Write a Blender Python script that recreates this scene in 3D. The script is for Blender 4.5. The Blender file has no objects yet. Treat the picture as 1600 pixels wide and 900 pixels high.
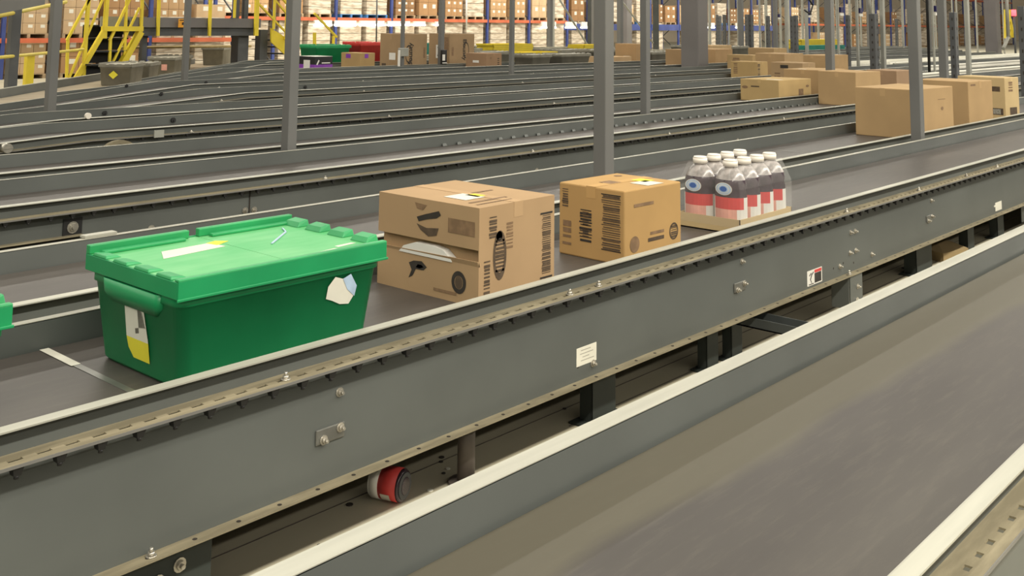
import bpy, bmesh, math, random
from mathutils import Vector, Matrix
random.seed(7)
S = bpy.context.scene
COL = S.collection
# ------------------------------------------------------------------ camera solve (vanishing points of belts and columns)
F_, PX, PY, EYE = 1650.0, 800.0, -165.0, 1.75
def _n(v): return v.normalized()
AX = _n(Vector((2259-PX, 52-PY, F_)))
AZ = Vector((1007-PX, -13200-PY, F_)).normalized(); AZ = _n(AZ-AX*AX.dot(AZ))
AY = AZ.cross(AX)
if AY.x > 0: AY = -AY
def ray(u, v):
    d = Vector((u-PX, v-PY, F_)); return Vector((d.dot(AX), d.dot(AY), d.dot(AZ)))
def on_z(u, v, z):
    d = ray(u, v); s = (z-EYE)/d.z; return Vector((d.x*s, d.y*s, z))
def on_y(u, v, y):
    d = ray(u, v); s = y/d.y; return Vector((d.x*s, y, EYE+d.z*s))
# ------------------------------------------------------------------ materials
def sl(c):
    return tuple(((x/255)/12.92 if x/255 <= .04045 else ((x/255+.055)/1.055)**2.4) for x in c)
def mat(name, rgb, rough=.6, metal=0, var=.12, scale=8, spec=.5, bump=0, stretch=(1,1,1), rgb2=None, lo=.4, hi=.65, emit=None, coat=0):
    m = bpy.data.materials.new(name); m.use_nodes = True
    nt = m.node_tree; N = nt.nodes; L = nt.links; b = N['Principled BSDF']
    tc = N.new('ShaderNodeTexCoord'); mp = N.new('ShaderNodeMapping'); mp.inputs['Scale'].default_value = stretch
    L.new(tc.outputs['Object'], mp.inputs['Vector'])
    nz = N.new('ShaderNodeTexNoise'); nz.inputs['Scale'].default_value = scale; nz.inputs['Detail'].default_value = 5
    L.new(mp.outputs[0], nz.inputs['Vector'])
    r = N.new('ShaderNodeValToRGB'); r.color_ramp.elements[0].position = lo; r.color_ramp.elements[1].position = hi
    if rgb2 is None:
        a = [x*(1-var) for x in rgb]; c2 = [min(1, x*(1+var)) for x in rgb]
    else: a = rgb; c2 = rgb2
    r.color_ramp.elements[0].color = (*a, 1); r.color_ramp.elements[1].color = (*c2, 1)
    L.new(nz.outputs['Fac'], r.inputs['Fac']); L.new(r.outputs[0], b.inputs['Base Color'])
    b.inputs['Roughness'].default_value = rough; b.inputs['Metallic'].default_value = metal
    b.inputs['Specular IOR Level'].default_value = spec
    if coat: b.inputs['Coat Weight'].default_value = coat
    if bump:
        bp = N.new('ShaderNodeBump'); bp.inputs['Strength'].default_value = bump; bp.inputs['Distance'].default_value = .01
        n2 = N.new('ShaderNodeTexNoise'); n2.inputs['Scale'].default_value = scale*6; L.new(mp.outputs[0], n2.inputs['Vector'])
        L.new(n2.outputs['Fac'], bp.inputs['Height']); L.new(bp.outputs[0], b.inputs['Normal'])
    if emit:
        b.inputs['Emission Color'].default_value = (*emit[0], 1); b.inputs['Emission Strength'].default_value = emit[1]
    return m
M = {}
M['paint']  = mat('grey_paint', (.101,.109,.101), .42, 0, .10, 1.4, .45, .02)
M['paintd'] = mat('dark_grey_paint', (.055,.061,.058), .5, 0, .15, 2, .4)
M['col']    = mat('column_paint', (.150,.150,.142), .5, 0, .06, 1.2, .4)
M['colb']   = mat('building_column_paint', (.16,.15,.145), .5, 0, .06, 1.2, .4)
M['lip']    = mat('bright_lip', (.40,.395,.33), .4, .1, .10, 3, .5, 0, (.4,6,6))  # lip made paler than the grey paint of the guard
M['dust']   = mat('dusty_flange', (.235,.205,.135), .85, 0, .18, 5, .2, .05, (1,6,1))
M['edge']   = mat('flange_edge', (.16,.155,.14), .6, 0, .1, 4)
M['legs']   = mat('dark_green_grey_leg_paint', (.030,.036,.032), .55, 0, .15, 3, .3)
M['black']  = mat('black_plastic', (.012,.012,.012), .5, 0, .1, 4)
M['dark']   = mat('gap_shade_black', (.02,.02,.018), .8, 0, .1, 4)
M['zinc']   = mat('zinc_bolt', (.55,.52,.45), .3, .7, .1, 20)
M['galv']   = mat('galvanised_plate', (.20,.20,.18), .35, .5, .12, 14)
M['silver'] = mat('aluminium_guard', (.80,.78,.68), .5, 0, .10, 1.5, .5, 0, (.3,4,4))
M['rust']   = mat('brown_pipe', (.12,.10,.085), .5, .2, .2, 6)
M['light']  = mat('pale_grey_post', (.30,.30,.26), .5, 0, .1, 2)
M['yellow'] = mat('safety_yellow', (.72,.56,.035), .45, 0, .08, 2)
M['yellowd']= mat('old_yellow_pipe', (.62,.50,.09), .5, 0, .12, 2)
M['blue']   = mat('rack_blue', (.035,.055,.20), .5, 0, .15, 2)
M['orange'] = mat('rack_orange', (.50,.12,.05), .5, 0, .15, 2)
M['navy']   = mat('navy_plastic', (.015,.012,.09), .4, 0, .1, 3)
M['white']  = mat('white_plastic', (.72,.70,.64), .5, 0, .04, 5)
M['paper']  = mat('paper_label', (.68,.66,.56), .6, 0, .05, 8)
M['ylab']   = mat('yellow_label', (.72,.64,.04), .6, 0, .05, 8)
M['red']    = mat('red_plastic', (.52,.035,.03), .4, 0, .1, 3)
M['redlab'] = mat('red_label', (.60,.05,.045), .5, 0, .06, 6)
M['pink']   = mat('pink_print', (.72,.36,.28), .5, 0, .1, 12)
M['ink']    = mat('black_ink', (.030,.024,.018), .8, 0, .15, 30)
M['inkf']   = mat('faded_ink', (.22,.135,.070), .8, 0, .15, 30)
M['inkm']   = mat('brown_ink', (.09,.06,.035), .8, 0, .2, 30)
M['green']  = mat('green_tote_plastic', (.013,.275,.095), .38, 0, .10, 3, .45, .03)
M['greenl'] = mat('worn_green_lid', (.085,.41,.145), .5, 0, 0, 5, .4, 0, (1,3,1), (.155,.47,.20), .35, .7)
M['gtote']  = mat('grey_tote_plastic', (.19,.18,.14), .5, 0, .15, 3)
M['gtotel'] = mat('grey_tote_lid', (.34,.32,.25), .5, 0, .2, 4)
M['teal']   = mat('teal_plastic', (.02,.22,.17), .5, 0, .1, 4)
M['wood']   = mat('pallet_wood', (.33,.24,.14), .8, 0, .2, 6)
M['bluep']  = mat('blue_pallet', (.04,.16,.38), .6, 0, .15, 6)
M['purple'] = mat('purple_print', (.22,.05,.36), .4, 0, .1, 6)
M['bluep2'] = mat('pale_blue_label', (.40,.52,.66), .5, 0, .1, 20)
M['bluem']  = mat('blue_emblem', (.06,.13,.36), .5, 0, .1, 9)
M['juice']  = mat('dark_juice_bottle', (.050,.032,.042), .18, 0, .3, 14, .6)
M['clearp'] = mat('hazy_clear_plastic', (.34,.31,.29), .22, 0, .35, 26, .6)
M['cap']    = mat('cream_cap', (.80,.74,.64), .45, 0, .04, 8)
M['tread']  = mat('black_tread', (.012,.012,.012), .7, 0, .2, 6)
M['steel']  = mat('dark_beam', (.075,.078,.080), .5, 0, .12, 3)
M['wrap']   = mat('shrink_wrapped_goods', (.34,.27,.19), .35, 0, 0, 2.2, .5, 0, (1,1,4), (.62,.55,.44), .4, .6)
M['concr']  = mat('concrete_floor', (.36,.33,.235), .62, 0, 0, 1.1, .4, .04, (.6,1.4,1), (.48,.44,.33), .35, .7)
M['wall']   = mat('warehouse_wall', (.70,.60,.46), .8, 0, .12, .3)
M['tube']   = mat('lit_tube', (.9,.9,.85), .5, emit=((1,.93,.80), 9))
M['redlamp']= mat('lit_red_lamp', (.9,.1,.1), .5, emit=((1,.06,.08), 4))
CARD = {}
def card(rgb):
    k = tuple(round(x,2) for x in rgb)
    if k not in CARD: CARD[k] = mat('cardboard', rgb, .8, 0, .05, 3, .2)
    return CARD[k]
def film_mat():
    m = bpy.data.materials.new('shrink_film'); m.use_nodes = True
    nt = m.node_tree; b = nt.nodes['Principled BSDF']
    b.inputs['Base Color'].default_value = (.8,.78,.74,1); b.inputs['Roughness'].default_value = .12
    b.inputs['Alpha'].default_value = .09
    return m
M['film'] = film_mat()
def belt_mat(name, a, b2, band=None):
    m = mat(name, a, .45, 0, 0, 2.2, .35, .03, (.35,1.6,1), b2, .36, .68)
    nt = m.node_tree; N = nt.nodes; L = nt.links; bs = N['Principled BSDF']
    ramp = [n for n in N if n.type == 'VALTORGB'][0]
    # fine streaks and scuffs along the belt
    tc = N.new('ShaderNodeTexCoord'); mp = N.new('ShaderNodeMapping'); mp.inputs['Scale'].default_value = (1.2,9,1)
    L.new(tc.outputs['Object'], mp.inputs['Vector'])
    n3 = N.new('ShaderNodeTexNoise'); n3.inputs['Scale'].default_value = 5; n3.inputs['Detail'].default_value = 8; n3.inputs['Roughness'].default_value = .7
    L.new(mp.outputs[0], n3.inputs['Vector'])
    r3 = N.new('ShaderNodeValToRGB'); r3.color_ramp.elements[0].position = .5; r3.color_ramp.elements[1].position = .78
    r3.color_ramp.elements[0].color = (0,0,0,1); r3.color_ramp.elements[1].color = (.4,.4,.4,1)
    L.new(n3.outputs['Fac'], r3.inputs['Fac'])
    mx = N.new('ShaderNodeMixRGB'); mx.blend_type = 'MIX'; mx.inputs['Color2'].default_value = (.13,.115,.093,1)
    L.new(r3.outputs[0], mx.inputs['Fac']); L.new(ramp.outputs[0], mx.inputs['Color1'])
    out = mx
    if band:   # dusty strip along the far edge of the belt
        sp = N.new('ShaderNodeSeparateXYZ'); L.new(tc.outputs['Object'], sp.inputs[0])
        n4 = N.new('ShaderNodeTexNoise'); n4.inputs['Scale'].default_value = 1.3; n4.inputs['Detail'].default_value = 4
        mp4 = N.new('ShaderNodeMapping'); mp4.inputs['Scale'].default_value = (.6,.6,1); L.new(tc.outputs['Object'], mp4.inputs['Vector']); L.new(mp4.outputs[0], n4.inputs['Vector'])
        ad = N.new('ShaderNodeMath'); ad.operation = 'MULTIPLY_ADD'; ad.inputs[1].default_value = .27
        L.new(n4.outputs['Fac'], ad.inputs[0]); L.new(sp.outputs['Y'], ad.inputs[2])
        mr = N.new('ShaderNodeMapRange'); mr.inputs['From Min'].default_value = band[0]+.15; mr.inputs['From Max'].default_value = band[0]+.20
        L.new(ad.outputs[0], mr.inputs['Value'])
        mu = N.new('ShaderNodeMath'); mu.operation = 'MULTIPLY'; mu.inputs[1].default_value = .75; L.new(mr.outputs[0], mu.inputs[0])
        m5 = N.new('ShaderNodeMixRGB'); m5.inputs['Color2'].default_value = (*band[1], 1)
        L.new(mu.outputs[0], m5.inputs['Fac']); L.new(mx.outputs[0], m5.inputs['Color1']); out = m5
    L.new(out.outputs[0], bs.inputs['Base Color'])
    return m
M['belt']  = belt_mat('worn_belt', (.058,.051,.045), (.082,.073,.064))
M['belt0'] = belt_mat('dusty_belt', (.050,.044,.040), (.072,.065,.056), (1.22, (.098,.089,.060)))
M['beltT'] = belt_mat('tan_dusty_belt', (.26,.21,.14), (.36,.30,.20))
# ------------------------------------------------------------------ mesh helpers
class MB:
    def __init__(s): s.v = []; s.f = []; s.m = []; s.sm = []
    def quad(s, pts, mi=0, smooth=False):
        i = len(s.v); s.v += [tuple(p) for p in pts]; s.f.append(tuple(range(i, i+len(pts)))); s.m.append(mi); s.sm.append(smooth)
    def box(s, x0, y0, z0, x1, y1, z1, mi=0, top=None):
        p = [(x0,y0,z0),(x1,y0,z0),(x1,y1,z0),(x0,y1,z0),(x0,y0,z1),(x1,y0,z1),(x1,y1,z1),(x0,y1,z1)]
        s.hexa(p, mi, top)
    def hexa(s, p, mi=0, top=None):
        i = len(s.v); s.v += [tuple(q) for q in p]
        for k, q in enumerate(((3,2,1,0),(4,5,6,7),(0,1,5,4),(1,2,6,5),(2,3,7,6),(3,0,4,7))):
            s.f.append(tuple(i+a for a in q)); s.m.append(top if (k == 1 and top is not None) else mi); s.sm.append(False)
    def bar(s, a, b, w, h=None, mi=0):
        a = Vector(a); b = Vector(b); h = h or w; d = (b-a).normalized()
        up = Vector((0,0,1)) if abs(d.z) < .95 else Vector((0,1,0))
        sx = d.cross(up).normalized()*w/2; sy = sx.cross(d).normalized()*h/2
        s.hexa([a-sx-sy, a+sx-sy, a+sx+sy, a-sx+sy, b-sx-sy, b+sx-sy, b+sx+sy, b-sx+sy], mi)
    def tube(s, a, b, r, n=10, mi=0, r2=None, caps=True):
        a = Vector(a); b = Vector(b); r2 = r if r2 is None else r2; d = (b-a).normalized()
        up = Vector((0,0,1)) if abs(d.z) < .95 else Vector((0,1,0))
        x = d.cross(up).normalized(); y = x.cross(d)
        i = len(s.v)
        for c, rr in ((a, r), (b, r2)):
            for k in range(n):
                t = 2*math.pi*k/n; s.v.append(tuple(c+(x*math.cos(t)+y*math.sin(t))*rr))
        for k in range(n):
            j = (k+1) % n; s.f.append((i+k, i+j, i+n+j, i+n+k)); s.m.append(mi); s.sm.append(True)
        if caps:
            s.f.append(tuple(i+k for k in range(n-1,-1,-1))); s.m.append(mi); s.sm.append(False)
            s.f.append(tuple(i+n+k for k in range(n))); s.m.append(mi); s.sm.append(False)
    def sweep(s, sect, stn, mi=0, shift=None):
        """closed (y,z) section swept along stations (x, dz[, dy])"""
        n = len(sect); i = len(s.v)
        for st in stn:
            x, dz = st[0], st[1]
            for (y, z) in sect: s.v.append((x, y, z+dz))
        for a in range(len(stn)-1):
            for k in range(n):
                j = (k+1) % n
                s.f.append((i+a*n+k, i+(a+1)*n+k, i+(a+1)*n+j, i+a*n+j)); s.m.append(mi); s.sm.append(False)
        s.f.append(tuple(i+k for k in range(n))); s.m.append(mi); s.sm.append(False)
        s.f.append(tuple(i+(len(stn)-1)*n+k for k in range(n-1,-1,-1))); s.m.append(mi); s.sm.append(False)
    def rings(s, rings, mi=0, mis=None, smooth=True, cap=True):
        n = len(rings[0]); i = len(s.v)
        for r in rings: s.v += [tuple(p) for p in r]
        for a in range(len(rings)-1):
            for k in range(n):
                j = (k+1) % n
                s.f.append((i+a*n+k, i+a*n+j, i+(a+1)*n+j, i+(a+1)*n+k)); s.m.append(mis[a] if mis else mi); s.sm.append(smooth)
        if cap:
            s.f.append(tuple(i+k for k in range(n-1,-1,-1))); s.m.append(mis[0] if mis else mi); s.sm.append(False)
            t = i+(len(rings)-1)*n; s.f.append(tuple(t+k for k in range(n))); s.m.append(mis[-1] if mis else mi); s.sm.append(False)
    def build(s, name, mats, parent=None, loc=None, label=None, bevel=0, kind=None):
        me = bpy.data.meshes.new(name); me.from_pydata(s.v, [], s.f)
        if not isinstance(mats, (list, tuple)): mats = [mats]
        for m in mats: me.materials.append(m)
        for p, mi, sm in zip(me.polygons, s.m, s.sm): p.material_index = mi; p.use_smooth = sm
        bm = bmesh.new(); bm.from_mesh(me); bmesh.ops.recalc_face_normals(bm, faces=bm.faces); bm.to_mesh(me); bm.free()
        o = bpy.data.objects.new(name, me); COL.objects.link(o)
        if parent: o.parent = parent
        if loc: o.location = loc
        if label: o['label'] = label
        if kind: o['kind'] = kind
        if bevel:
            b = o.modifiers.new('bevel', 'BEVEL'); b.width = bevel; b.segments = 2; b.limit_method = 'ANGLE'; b.angle_limit = math.radians(50)
        return o
def tag(o, label=None, cat=None, group=None, kind=None):
    if label: o['label'] = label
    if cat: o['category'] = cat
    if group: o['group'] = group
    if kind: o['kind'] = kind
    return o
def empty(name, loc, label, cat, group=None, rz=0):
    o = bpy.data.objects.new(name, None); COL.objects.link(o); o.location = loc; o.rotation_euler = (0,0,rz); o.empty_display_size = .1
    return tag(o, label, cat, group)
def clone(root, loc, rz=None, label=None, group=None):
    r = root.copy(); COL.objects.link(r); r.location = loc
    if rz is not None: r.rotation_euler = (0,0,rz)
    if label: r['label'] = label
    if group: r['group'] = group
    for ch in list(root.children):
        c = ch.copy(); COL.objects.link(c); c.parent = r
        for g in list(ch.children):
            d = g.copy(); COL.objects.link(d); d.parent = c
    return r
def text_mesh(s, size):
    cu = bpy.data.curves.new('t', 'FONT'); cu.body = s; cu.size = size; cu.align_x = 'CENTER'; cu.align_y = 'CENTER'; cu.offset = size*.02
    to = bpy.data.objects.new('t', cu); COL.objects.link(to)
    dg = bpy.context.evaluated_depsgraph_get(); dg.update()
    me = bpy.data.meshes.new_from_object(to.evaluated_get(dg))
    vs = [v.co.copy() for v in me.vertices]; fs = [tuple(p.vertices) for p in me.polygons]
    bpy.data.objects.remove(to); bpy.data.meshes.remove(me)
    return vs, fs
# ------------------------------------------------------------------ the setting
ZB = .75            # belt level
FZ = .20            # floor level (belts run .55 m above it)
fl = MB(); fl.box(-30,-24,FZ-.2,160,70,FZ)
tag(fl.build('floor', M['concr']), kind='structure')
w = MB(); w.box(-30,52,FZ,160,52.3,11); tag(w.build('wall_back', M['wall']), kind='structure')
w = MB(); w.box(150,-24,FZ,150.3,52,11); tag(w.build('wall_right', M['wall']), kind='structure')
# painted or sawn joints in the slab, running with the belts
for k, (yy, x0, x1) in enumerate(((2.79,-2,20),(2.66,3.4,20))):
    j = MB(); j.box(x0, yy, FZ, x1, yy+.005, FZ+.0012); tag(j.build('trim_%d' % (k+1), M['rust']), kind='structure')
# ------------------------------------------------------------------ belt conveyors
def bolt(parent, x, y, z, r=.009, d=(0,-1,0), name='bolt'):
    b = MB(); c = Vector((x,y,z)); D = Vector(d)
    b.tube(c, c+D*.003, r*1.5, 12); b.tube(c+D*.003, c+D*.011, r, 6); b.tube(c+D*.011, c+D*.02, r*.5, 8)
    return b.build(name, M['zinc'], parent)
def conveyor(name, label, yn, yf, stn, near=True, holes=None, lipw=(.034,.040), belt='belt', webh=.304, pegs=None, legs=(), silver=None, group=None, guard='paint'):
    """yn/yf: inner faces of near and far guards; stn: list of (x, dz) with dz relative to belt level"""
    root = empty(name, (0,0,0), label, 'conveyor', group)
    z = ZB
    b = MB(); b.sweep([(yn+.012, z-.012),(yf-.012, z-.012),(yf-.012, z),(yn+.012, z)], stn); b.build('belt', M[belt], root)
    b = MB(); b.sweep([(yn+.005, z-.05),(yf-.005, z-.05),(yf-.005, z-.014),(yn+.005, z-.014)], stn); b.build('slider_bed', M['paintd'], root)
    b = MB(); b.sweep([(yn+.012, z-.285),(yf-.012, z-.285),(yf-.012, z-.275),(yn+.012, z-.275)], stn); b.build('return_belt', M[belt], root)
    b = MB()
    for x in range(int(stn[0][0])+1, int(stn[-1][0]), 3):
        b.tube((x, yn-.008, z-.262), (x, yf+.008, z-.262), .02, 8)
    b.build('return_rollers', M['galv'], root)
    for side, y, sg in (('near', yn, -1), ('far', yf, 1)):
        lw = lipw[0] if sg < 0 else lipw[1]
        def Y(a): return y+sg*a
        # guard: upright plate with a lip folded outwards
        g = MB(); g.sweep([(Y(0), z-.012),(Y(.003), z-.012),(Y(.003), z+.083),(Y(0), z+.083)], stn)
        go = g.build('side_guard', M[guard], root)
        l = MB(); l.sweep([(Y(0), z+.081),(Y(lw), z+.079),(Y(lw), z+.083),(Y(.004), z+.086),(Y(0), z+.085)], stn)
        l.build('guard_lip', M['lip'], go, label='bright metal lip of the guard')
        # channel frame: web, top and bottom flange turned outwards
        f = MB()
        f.sweep([(Y(.014), z-webh),(Y(.018), z-webh),(Y(.018), z+.018),(Y(.014), z+.018)], stn, 0)
        f.sweep([(Y(.014), z-webh-.004),(Y(.060), z-webh-.004),(Y(.060), z-webh),(Y(.014), z-webh)], stn, 1 if sg < 0 else 0)
        if not (sg < 0 and holes):
            f.sweep([(Y(.003), z+.018),(Y(.075), z+.018),(Y(.075), z+.022),(Y(.003), z+.022)], stn, 1 if sg < 0 else 0)
        else:
            hx0, hx1, pitch, slot = holes
            f.sweep([(Y(.003), z+.018),(Y(.037), z+.018),(Y(.037), z+.022),(Y(.003), z+.022)], stn, 1)
            f.sweep([(Y(.051), z+.018),(Y(.075), z+.018),(Y(.075), z+.022),(Y(.051), z+.022)], stn, 1)
            f.sweep([(Y(.037), z+.018),(Y(.051), z+.018),(Y(.051), z+.022),(Y(.037), z+.022)], [(stn[0][0],0),(hx0,0)], 1)
            f.sweep([(Y(.037), z+.018),(Y(.051), z+.018),(Y(.051), z+.022),(Y(.037), z+.022)], [(hx1,0),(stn[-1][0],0)], 1)
            x = hx0
            while x < hx1-1e-6:
                x2 = min(hx1, x+pitch)
                if x2-x > slot: f.box(x+slot, Y(.051), z+.018, x2, Y(.037), z+.022, 1)
                x += pitch
        if sg < 0:
            f.sweep([(Y(.0752), z+.015),(Y(.0770), z+.015),(Y(.0770), z+.022),(Y(.0752), z+.022)], stn, 2)
        f.build('side_frame', [M['paint'], M['dust'], M['edge']], root)
    if pegs:
        p = MB(); x = pegs[0]
        while x < pegs[1]:
            p.hexa([(x-.008,yn-.070,z-.004),(x+.008,yn-.070,z-.004),(x+.008,yn-.05,z-.004),(x-.008,yn-.05,z-.004),
                    (x-.013,yn-.074,z+.016),(x+.013,yn-.074,z+.016),(x+.013,yn-.045,z+.018),(x-.013,yn-.045,z+.018)])
            p.tube((x,yn-.064,z-.011),(x,yn-.064,z-.003),.006,8)
            x += pegs[2] if len(pegs) > 2 else .098
        p.build('flange_clip_row', M['black'], root, kind='stuff')
    for lx in legs:
        lg = MB()
        lg.box(lx, yn+.10, FZ+.006, lx+.10, yn+.106, ZB-webh-.004); lg.box(lx, yn+.10, FZ+.006, lx+.006, yn+.15, ZB-webh-.004)
        lg.box(lx-.03, yn+.07, FZ, lx+.13, yn+.18, FZ+.008)
        lg.build('leg', M['paintd'], root)
        lg = MB()
        lg.box(lx, yf-.106, FZ+.006, lx+.10, yf-.10, ZB-webh-.004); lg.box(lx, yf-.15, FZ+.006, lx+.006, yf-.10, ZB-webh-.004)
        lg.box(lx-.03, yf-.18, FZ, lx+.13, yf-.07, FZ+.008)
        lg.build('leg', M['paintd'], root)
    if silver:
        g = MB(); g.box(silver, yn-.095, ZB-.20, stn[-1][0], yn-.080, ZB+.020); g.box(silver, yn-.105, ZB+.025, stn[-1][0], yn-.03, ZB+.045)
        g.box(silver, yn-.030, ZB+.05, stn[-1][0], yn-.012, ZB+.125)
        g.build('aluminium_side_rail', M['silver'], root, label='pale aluminium side rail')
    return root
flat = lambda a, b: [(a,0),(b,0)]
C0 = conveyor('belt_conveyor', 'nearest belt conveyor, wide dusty belt across the bottom right of the view', .770, 1.502, flat(-.6,22), holes=(-.35,3.2,.066,.022), lipw=(.038,.056), belt='belt0', legs=(1.2,5.0,9.0,13.0,17.0))
C1 = conveyor('belt_conveyor', 'belt conveyor carrying the green tote, two cartons and the bottle pack', 2.505, 3.275, flat(-.6,30), holes=(.34,9.0,.0657,.034), lipw=(.033,.040), pegs=(.26,11.9,.098), legs=(16.5,21,26))
C2 = conveyor('belt_conveyor', 'empty-looking belt conveyor just behind the one with the green tote', 3.535, 4.315, flat(-.6,32), legs=(6,12,18,24,30))
C3 = conveyor('belt_conveyor', 'belt conveyor with a row of dark clips, behind the pair nearest the tote', 5.36, 6.19, flat(.4,34), pegs=(1.0,16,.112), legs=(6,12,18,24,30))
C4 = conveyor('belt_conveyor', 'belt conveyor behind the three tall front columns standing in its gap', 6.49, 7.30, flat(.9,36), legs=(6,12,18,24,30))
C5 = conveyor('belt_conveyor', 'fifth lane back, a belt conveyor dipping slightly at its left end', 8.31, 9.21, [(1.6,-.13),(4.3,0),(38,0)], pegs=(4.6,20,.14), legs=(8,14,20,26), silver=None)
C6 = conveyor('belt_conveyor', 'sixth lane back, a belt conveyor behind the grey splice plate', 9.49, 10.33, [(2.2,-.13),(4.64,0),(40,0)], legs=(8,14,20,26), silver=None)
C7 = conveyor('belt_conveyor', 'seventh lane back, a belt conveyor sloping down to the left', 11.48, 12.48, [(4.2,-.23),(8.0,0),(42,0)], legs=(10,16,22,28), silver=20.5)
C8 = conveyor('belt_conveyor', 'eighth lane back, a belt conveyor sloping down to the left behind the big column', 13.35, 14.26, [(5.9,-.24),(8.4,0),(44,0)], legs=(12,18,24,30))
C9 = conveyor('belt_conveyor', 'belt conveyor carrying the grey totes far back', 15.26, 16.18, [(7.8,-.23),(11.2,0),(46,0)], legs=(13,19,25,31))
C10 = conveyor('belt_conveyor', 'belt conveyor carrying the two tall paper-towel cartons', 16.60, 17.42, [(9.0,-.30),(11.6,0),(48,0)], legs=(14,20,26,32))
C11 = conveyor('belt_conveyor', 'belt conveyor carrying the green and red totes at the back', 18.42, 19.22, [(10.9,-.26),(13.2,0),(50,0)], legs=(15,21,27,33))
C12 = conveyor('belt_conveyor', 'rearmost belt conveyor in front of the pallet racks', 19.55, 20.35, [(12.0,-.26),(14.2,0),(52,0)], legs=(17,23,29,35))
# second silver-railed lanes at the far right
for yy, x0, lab in ((9.47,25.5,'pale aluminium railed roller lane at far right, nearer the columns'),(10.9,27,'pale aluminium railed roller lane at far right, behind the nearer one'),(8.0,19.5,'short pale aluminium chute rail at far right behind the tall cartons')):
    r = empty('roller_lane', (x0, yy-.25, .80), lab, 'conveyor')
    g = MB(); g.box(0,-.02,-.24,22,0,.03); g.box(0,-.05,.03,22,0,.045); g.build('side_rail', M['silver'], r)
    g = MB(); g.box(0,.12,-.14,22,.14,.03); g.box(0,.12,.03,22,.17,.045); g.build('side_rail', M['silver'], r)
    g = MB()
    for i in range(60): g.tube((.2+i*.36,.0,.0),(.2+i*.36,.12,.0),.022,8)
    g.build('rollers', M['galv'], r)
    for i in range(4):
        g = MB(); g.box(1+i*6,.03,FZ-.80,1.08+i*6,.11,-.14); g.build('leg', M['paintd'], r)
# --- details of the front lanes
WY = 2.487                                   # outer web face of C1
for x, z in ((2.095,.681),(4.443,.682),(6.818,.679),(3.316,.489),(5.606,.545),(5.680,.547),(5.621,.649),(5.678,.648),(5.890,.495),(5.475,.496)):
    bolt(C1, x, WY, z)
for x in (2.045, 4.40, 6.755):               # small splice plates with two bolts
    p = MB(); p.box(x-.034, WY-.006, .555, x+.07, WY, .597); po = p.build('adjuster_plate', M['galv'], C1, bevel=.004, label='small zinc plate')
    bolt(po, x-.008, WY-.006, .566, .009); bolt(po, x+.052, WY-.006, .585, .009)
for x in (1.879,3.138,3.313,5.513,6.546,7.393,8.037,10.2): bolt(C1, x, 2.458, .772, .009, (0,0,1))
bolt(C1, 1.50, 2.468, .446, .009, (0,0,1)); bolt(C1, 5.55, 2.468, .446, .009, (0,0,1))
h = MB(); x = .84
while x < 9.5:
    h.tube((x,2.466,.4462),(x,2.466,.4468),.0065,8); x += .1300
h.build('flange_hole_row', M['ink'], C1, kind='stuff')
h = MB()
for x, z in ((3.226,.496),(5.40,.497),(5.52,.505),(5.65,.487),(5.72,.54)): h.tube((x,WY-.0005,z),(x,WY,z),.006,8)
h.build('web_hole_row', M['ink'], C1)
# white maker's label
l = MB(); l.box(3.216,WY-.0012,.496,3.338,WY,.561); lo = l.build('paper_label', M['paper'], C1, label='blank-looking white rating label', bevel=.0005)
l = MB()
for i, (a, b) in enumerate(((.02,.08),(.015,.095),(.03,.07),(.02,.10))): l.box(3.222+a, WY-.0016, .548-i*.012, 3.222+b, WY-.0012, .5505-i*.012)
l.build('print', mat('grey_print',(.30,.29,.24),.7), lo)
# warning label: pictogram left, red header and black block right
wl = MB(); wl.box(5.095,WY-.0012,.457,5.262,WY,.530); wo = wl.build('warning_label', M['white'], C1, label='white warning sticker with red header and black text block')
l = MB(); l.box(5.176,WY-.0018,.512,5.256,WY-.0012,.526); l.build('header', M['redlab'], wo)
l = MB(); l.box(5.176,WY-.0018,.463,5.252,WY-.0012,.510); l.build('text_block', M['ink'], wo)
l = MB(); l.bar((5.118,WY-.0015,.505),(5.140,WY-.0015,.516),.001,.006); l.bar((5.14,WY-.0015,.505),(5.165,WY-.0015,.518),.001,.006)
l.bar((5.145,WY-.0015,.508),(5.128,WY-.0015,.485),.001,.008); l.bar((5.128,WY-.0015,.488),(5.142,WY-.0015,.468),.001,.005); l.box(5.11,WY-.0018,.461,5.165,WY-.0012,.465)
l.build('pictogram', M['ink'], wo)
tg = MB(); tg.box(8.05,WY-.002,.462,8.19,WY,.520); tg.box(8.02,WY-.004,.494,8.07,WY,.505); tg.build('paper_label', M['paper'], C1, label='small torn white tag near the far right')
# legs and ties of C1 seen under the flange
def legp(parent, parts, m='legs', name='leg', label=None):
    b = MB()
    for q in parts:
        q = list(q); q[2] += FZ; q[5] = q[5]+FZ if q[5] < .1 else q[5]; b.box(*q)
    return b.build(name, M[m], parent, label=label, bevel=.002)
Zf = ZB-.308
legp(C1, [(3.462,2.60,.01,3.62,2.606,Zf),(3.462,2.60,.01,3.470,2.66,Zf),(3.42,2.58,0,3.66,2.68,.01)])
legp(C1, [(4.32,2.60,.01,4.42,2.606,Zf),(4.32,2.60,.01,4.326,2.65,Zf),(4.29,2.58,0,4.45,2.67,.01)])
legp(C1, [(4.54,2.60,.01,4.64,2.606,Zf),(4.54,2.60,.01,4.546,2.65,Zf),(4.51,2.58,0,4.67,2.67,.01)])
legp(C1, [(6.84,2.60,.01,7.11,2.606,Zf),(6.84,2.60,.01,6.85,2.68,Zf),(6.8,2.58,0,7.15,2.70,.01)])
legp(C1, [(7.79,2.60,.01,7.93,2.606,Zf),(7.79,2.60,.01,7.80,2.66,Zf),(7.75,2.58,0,7.97,2.68,.01)])
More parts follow.
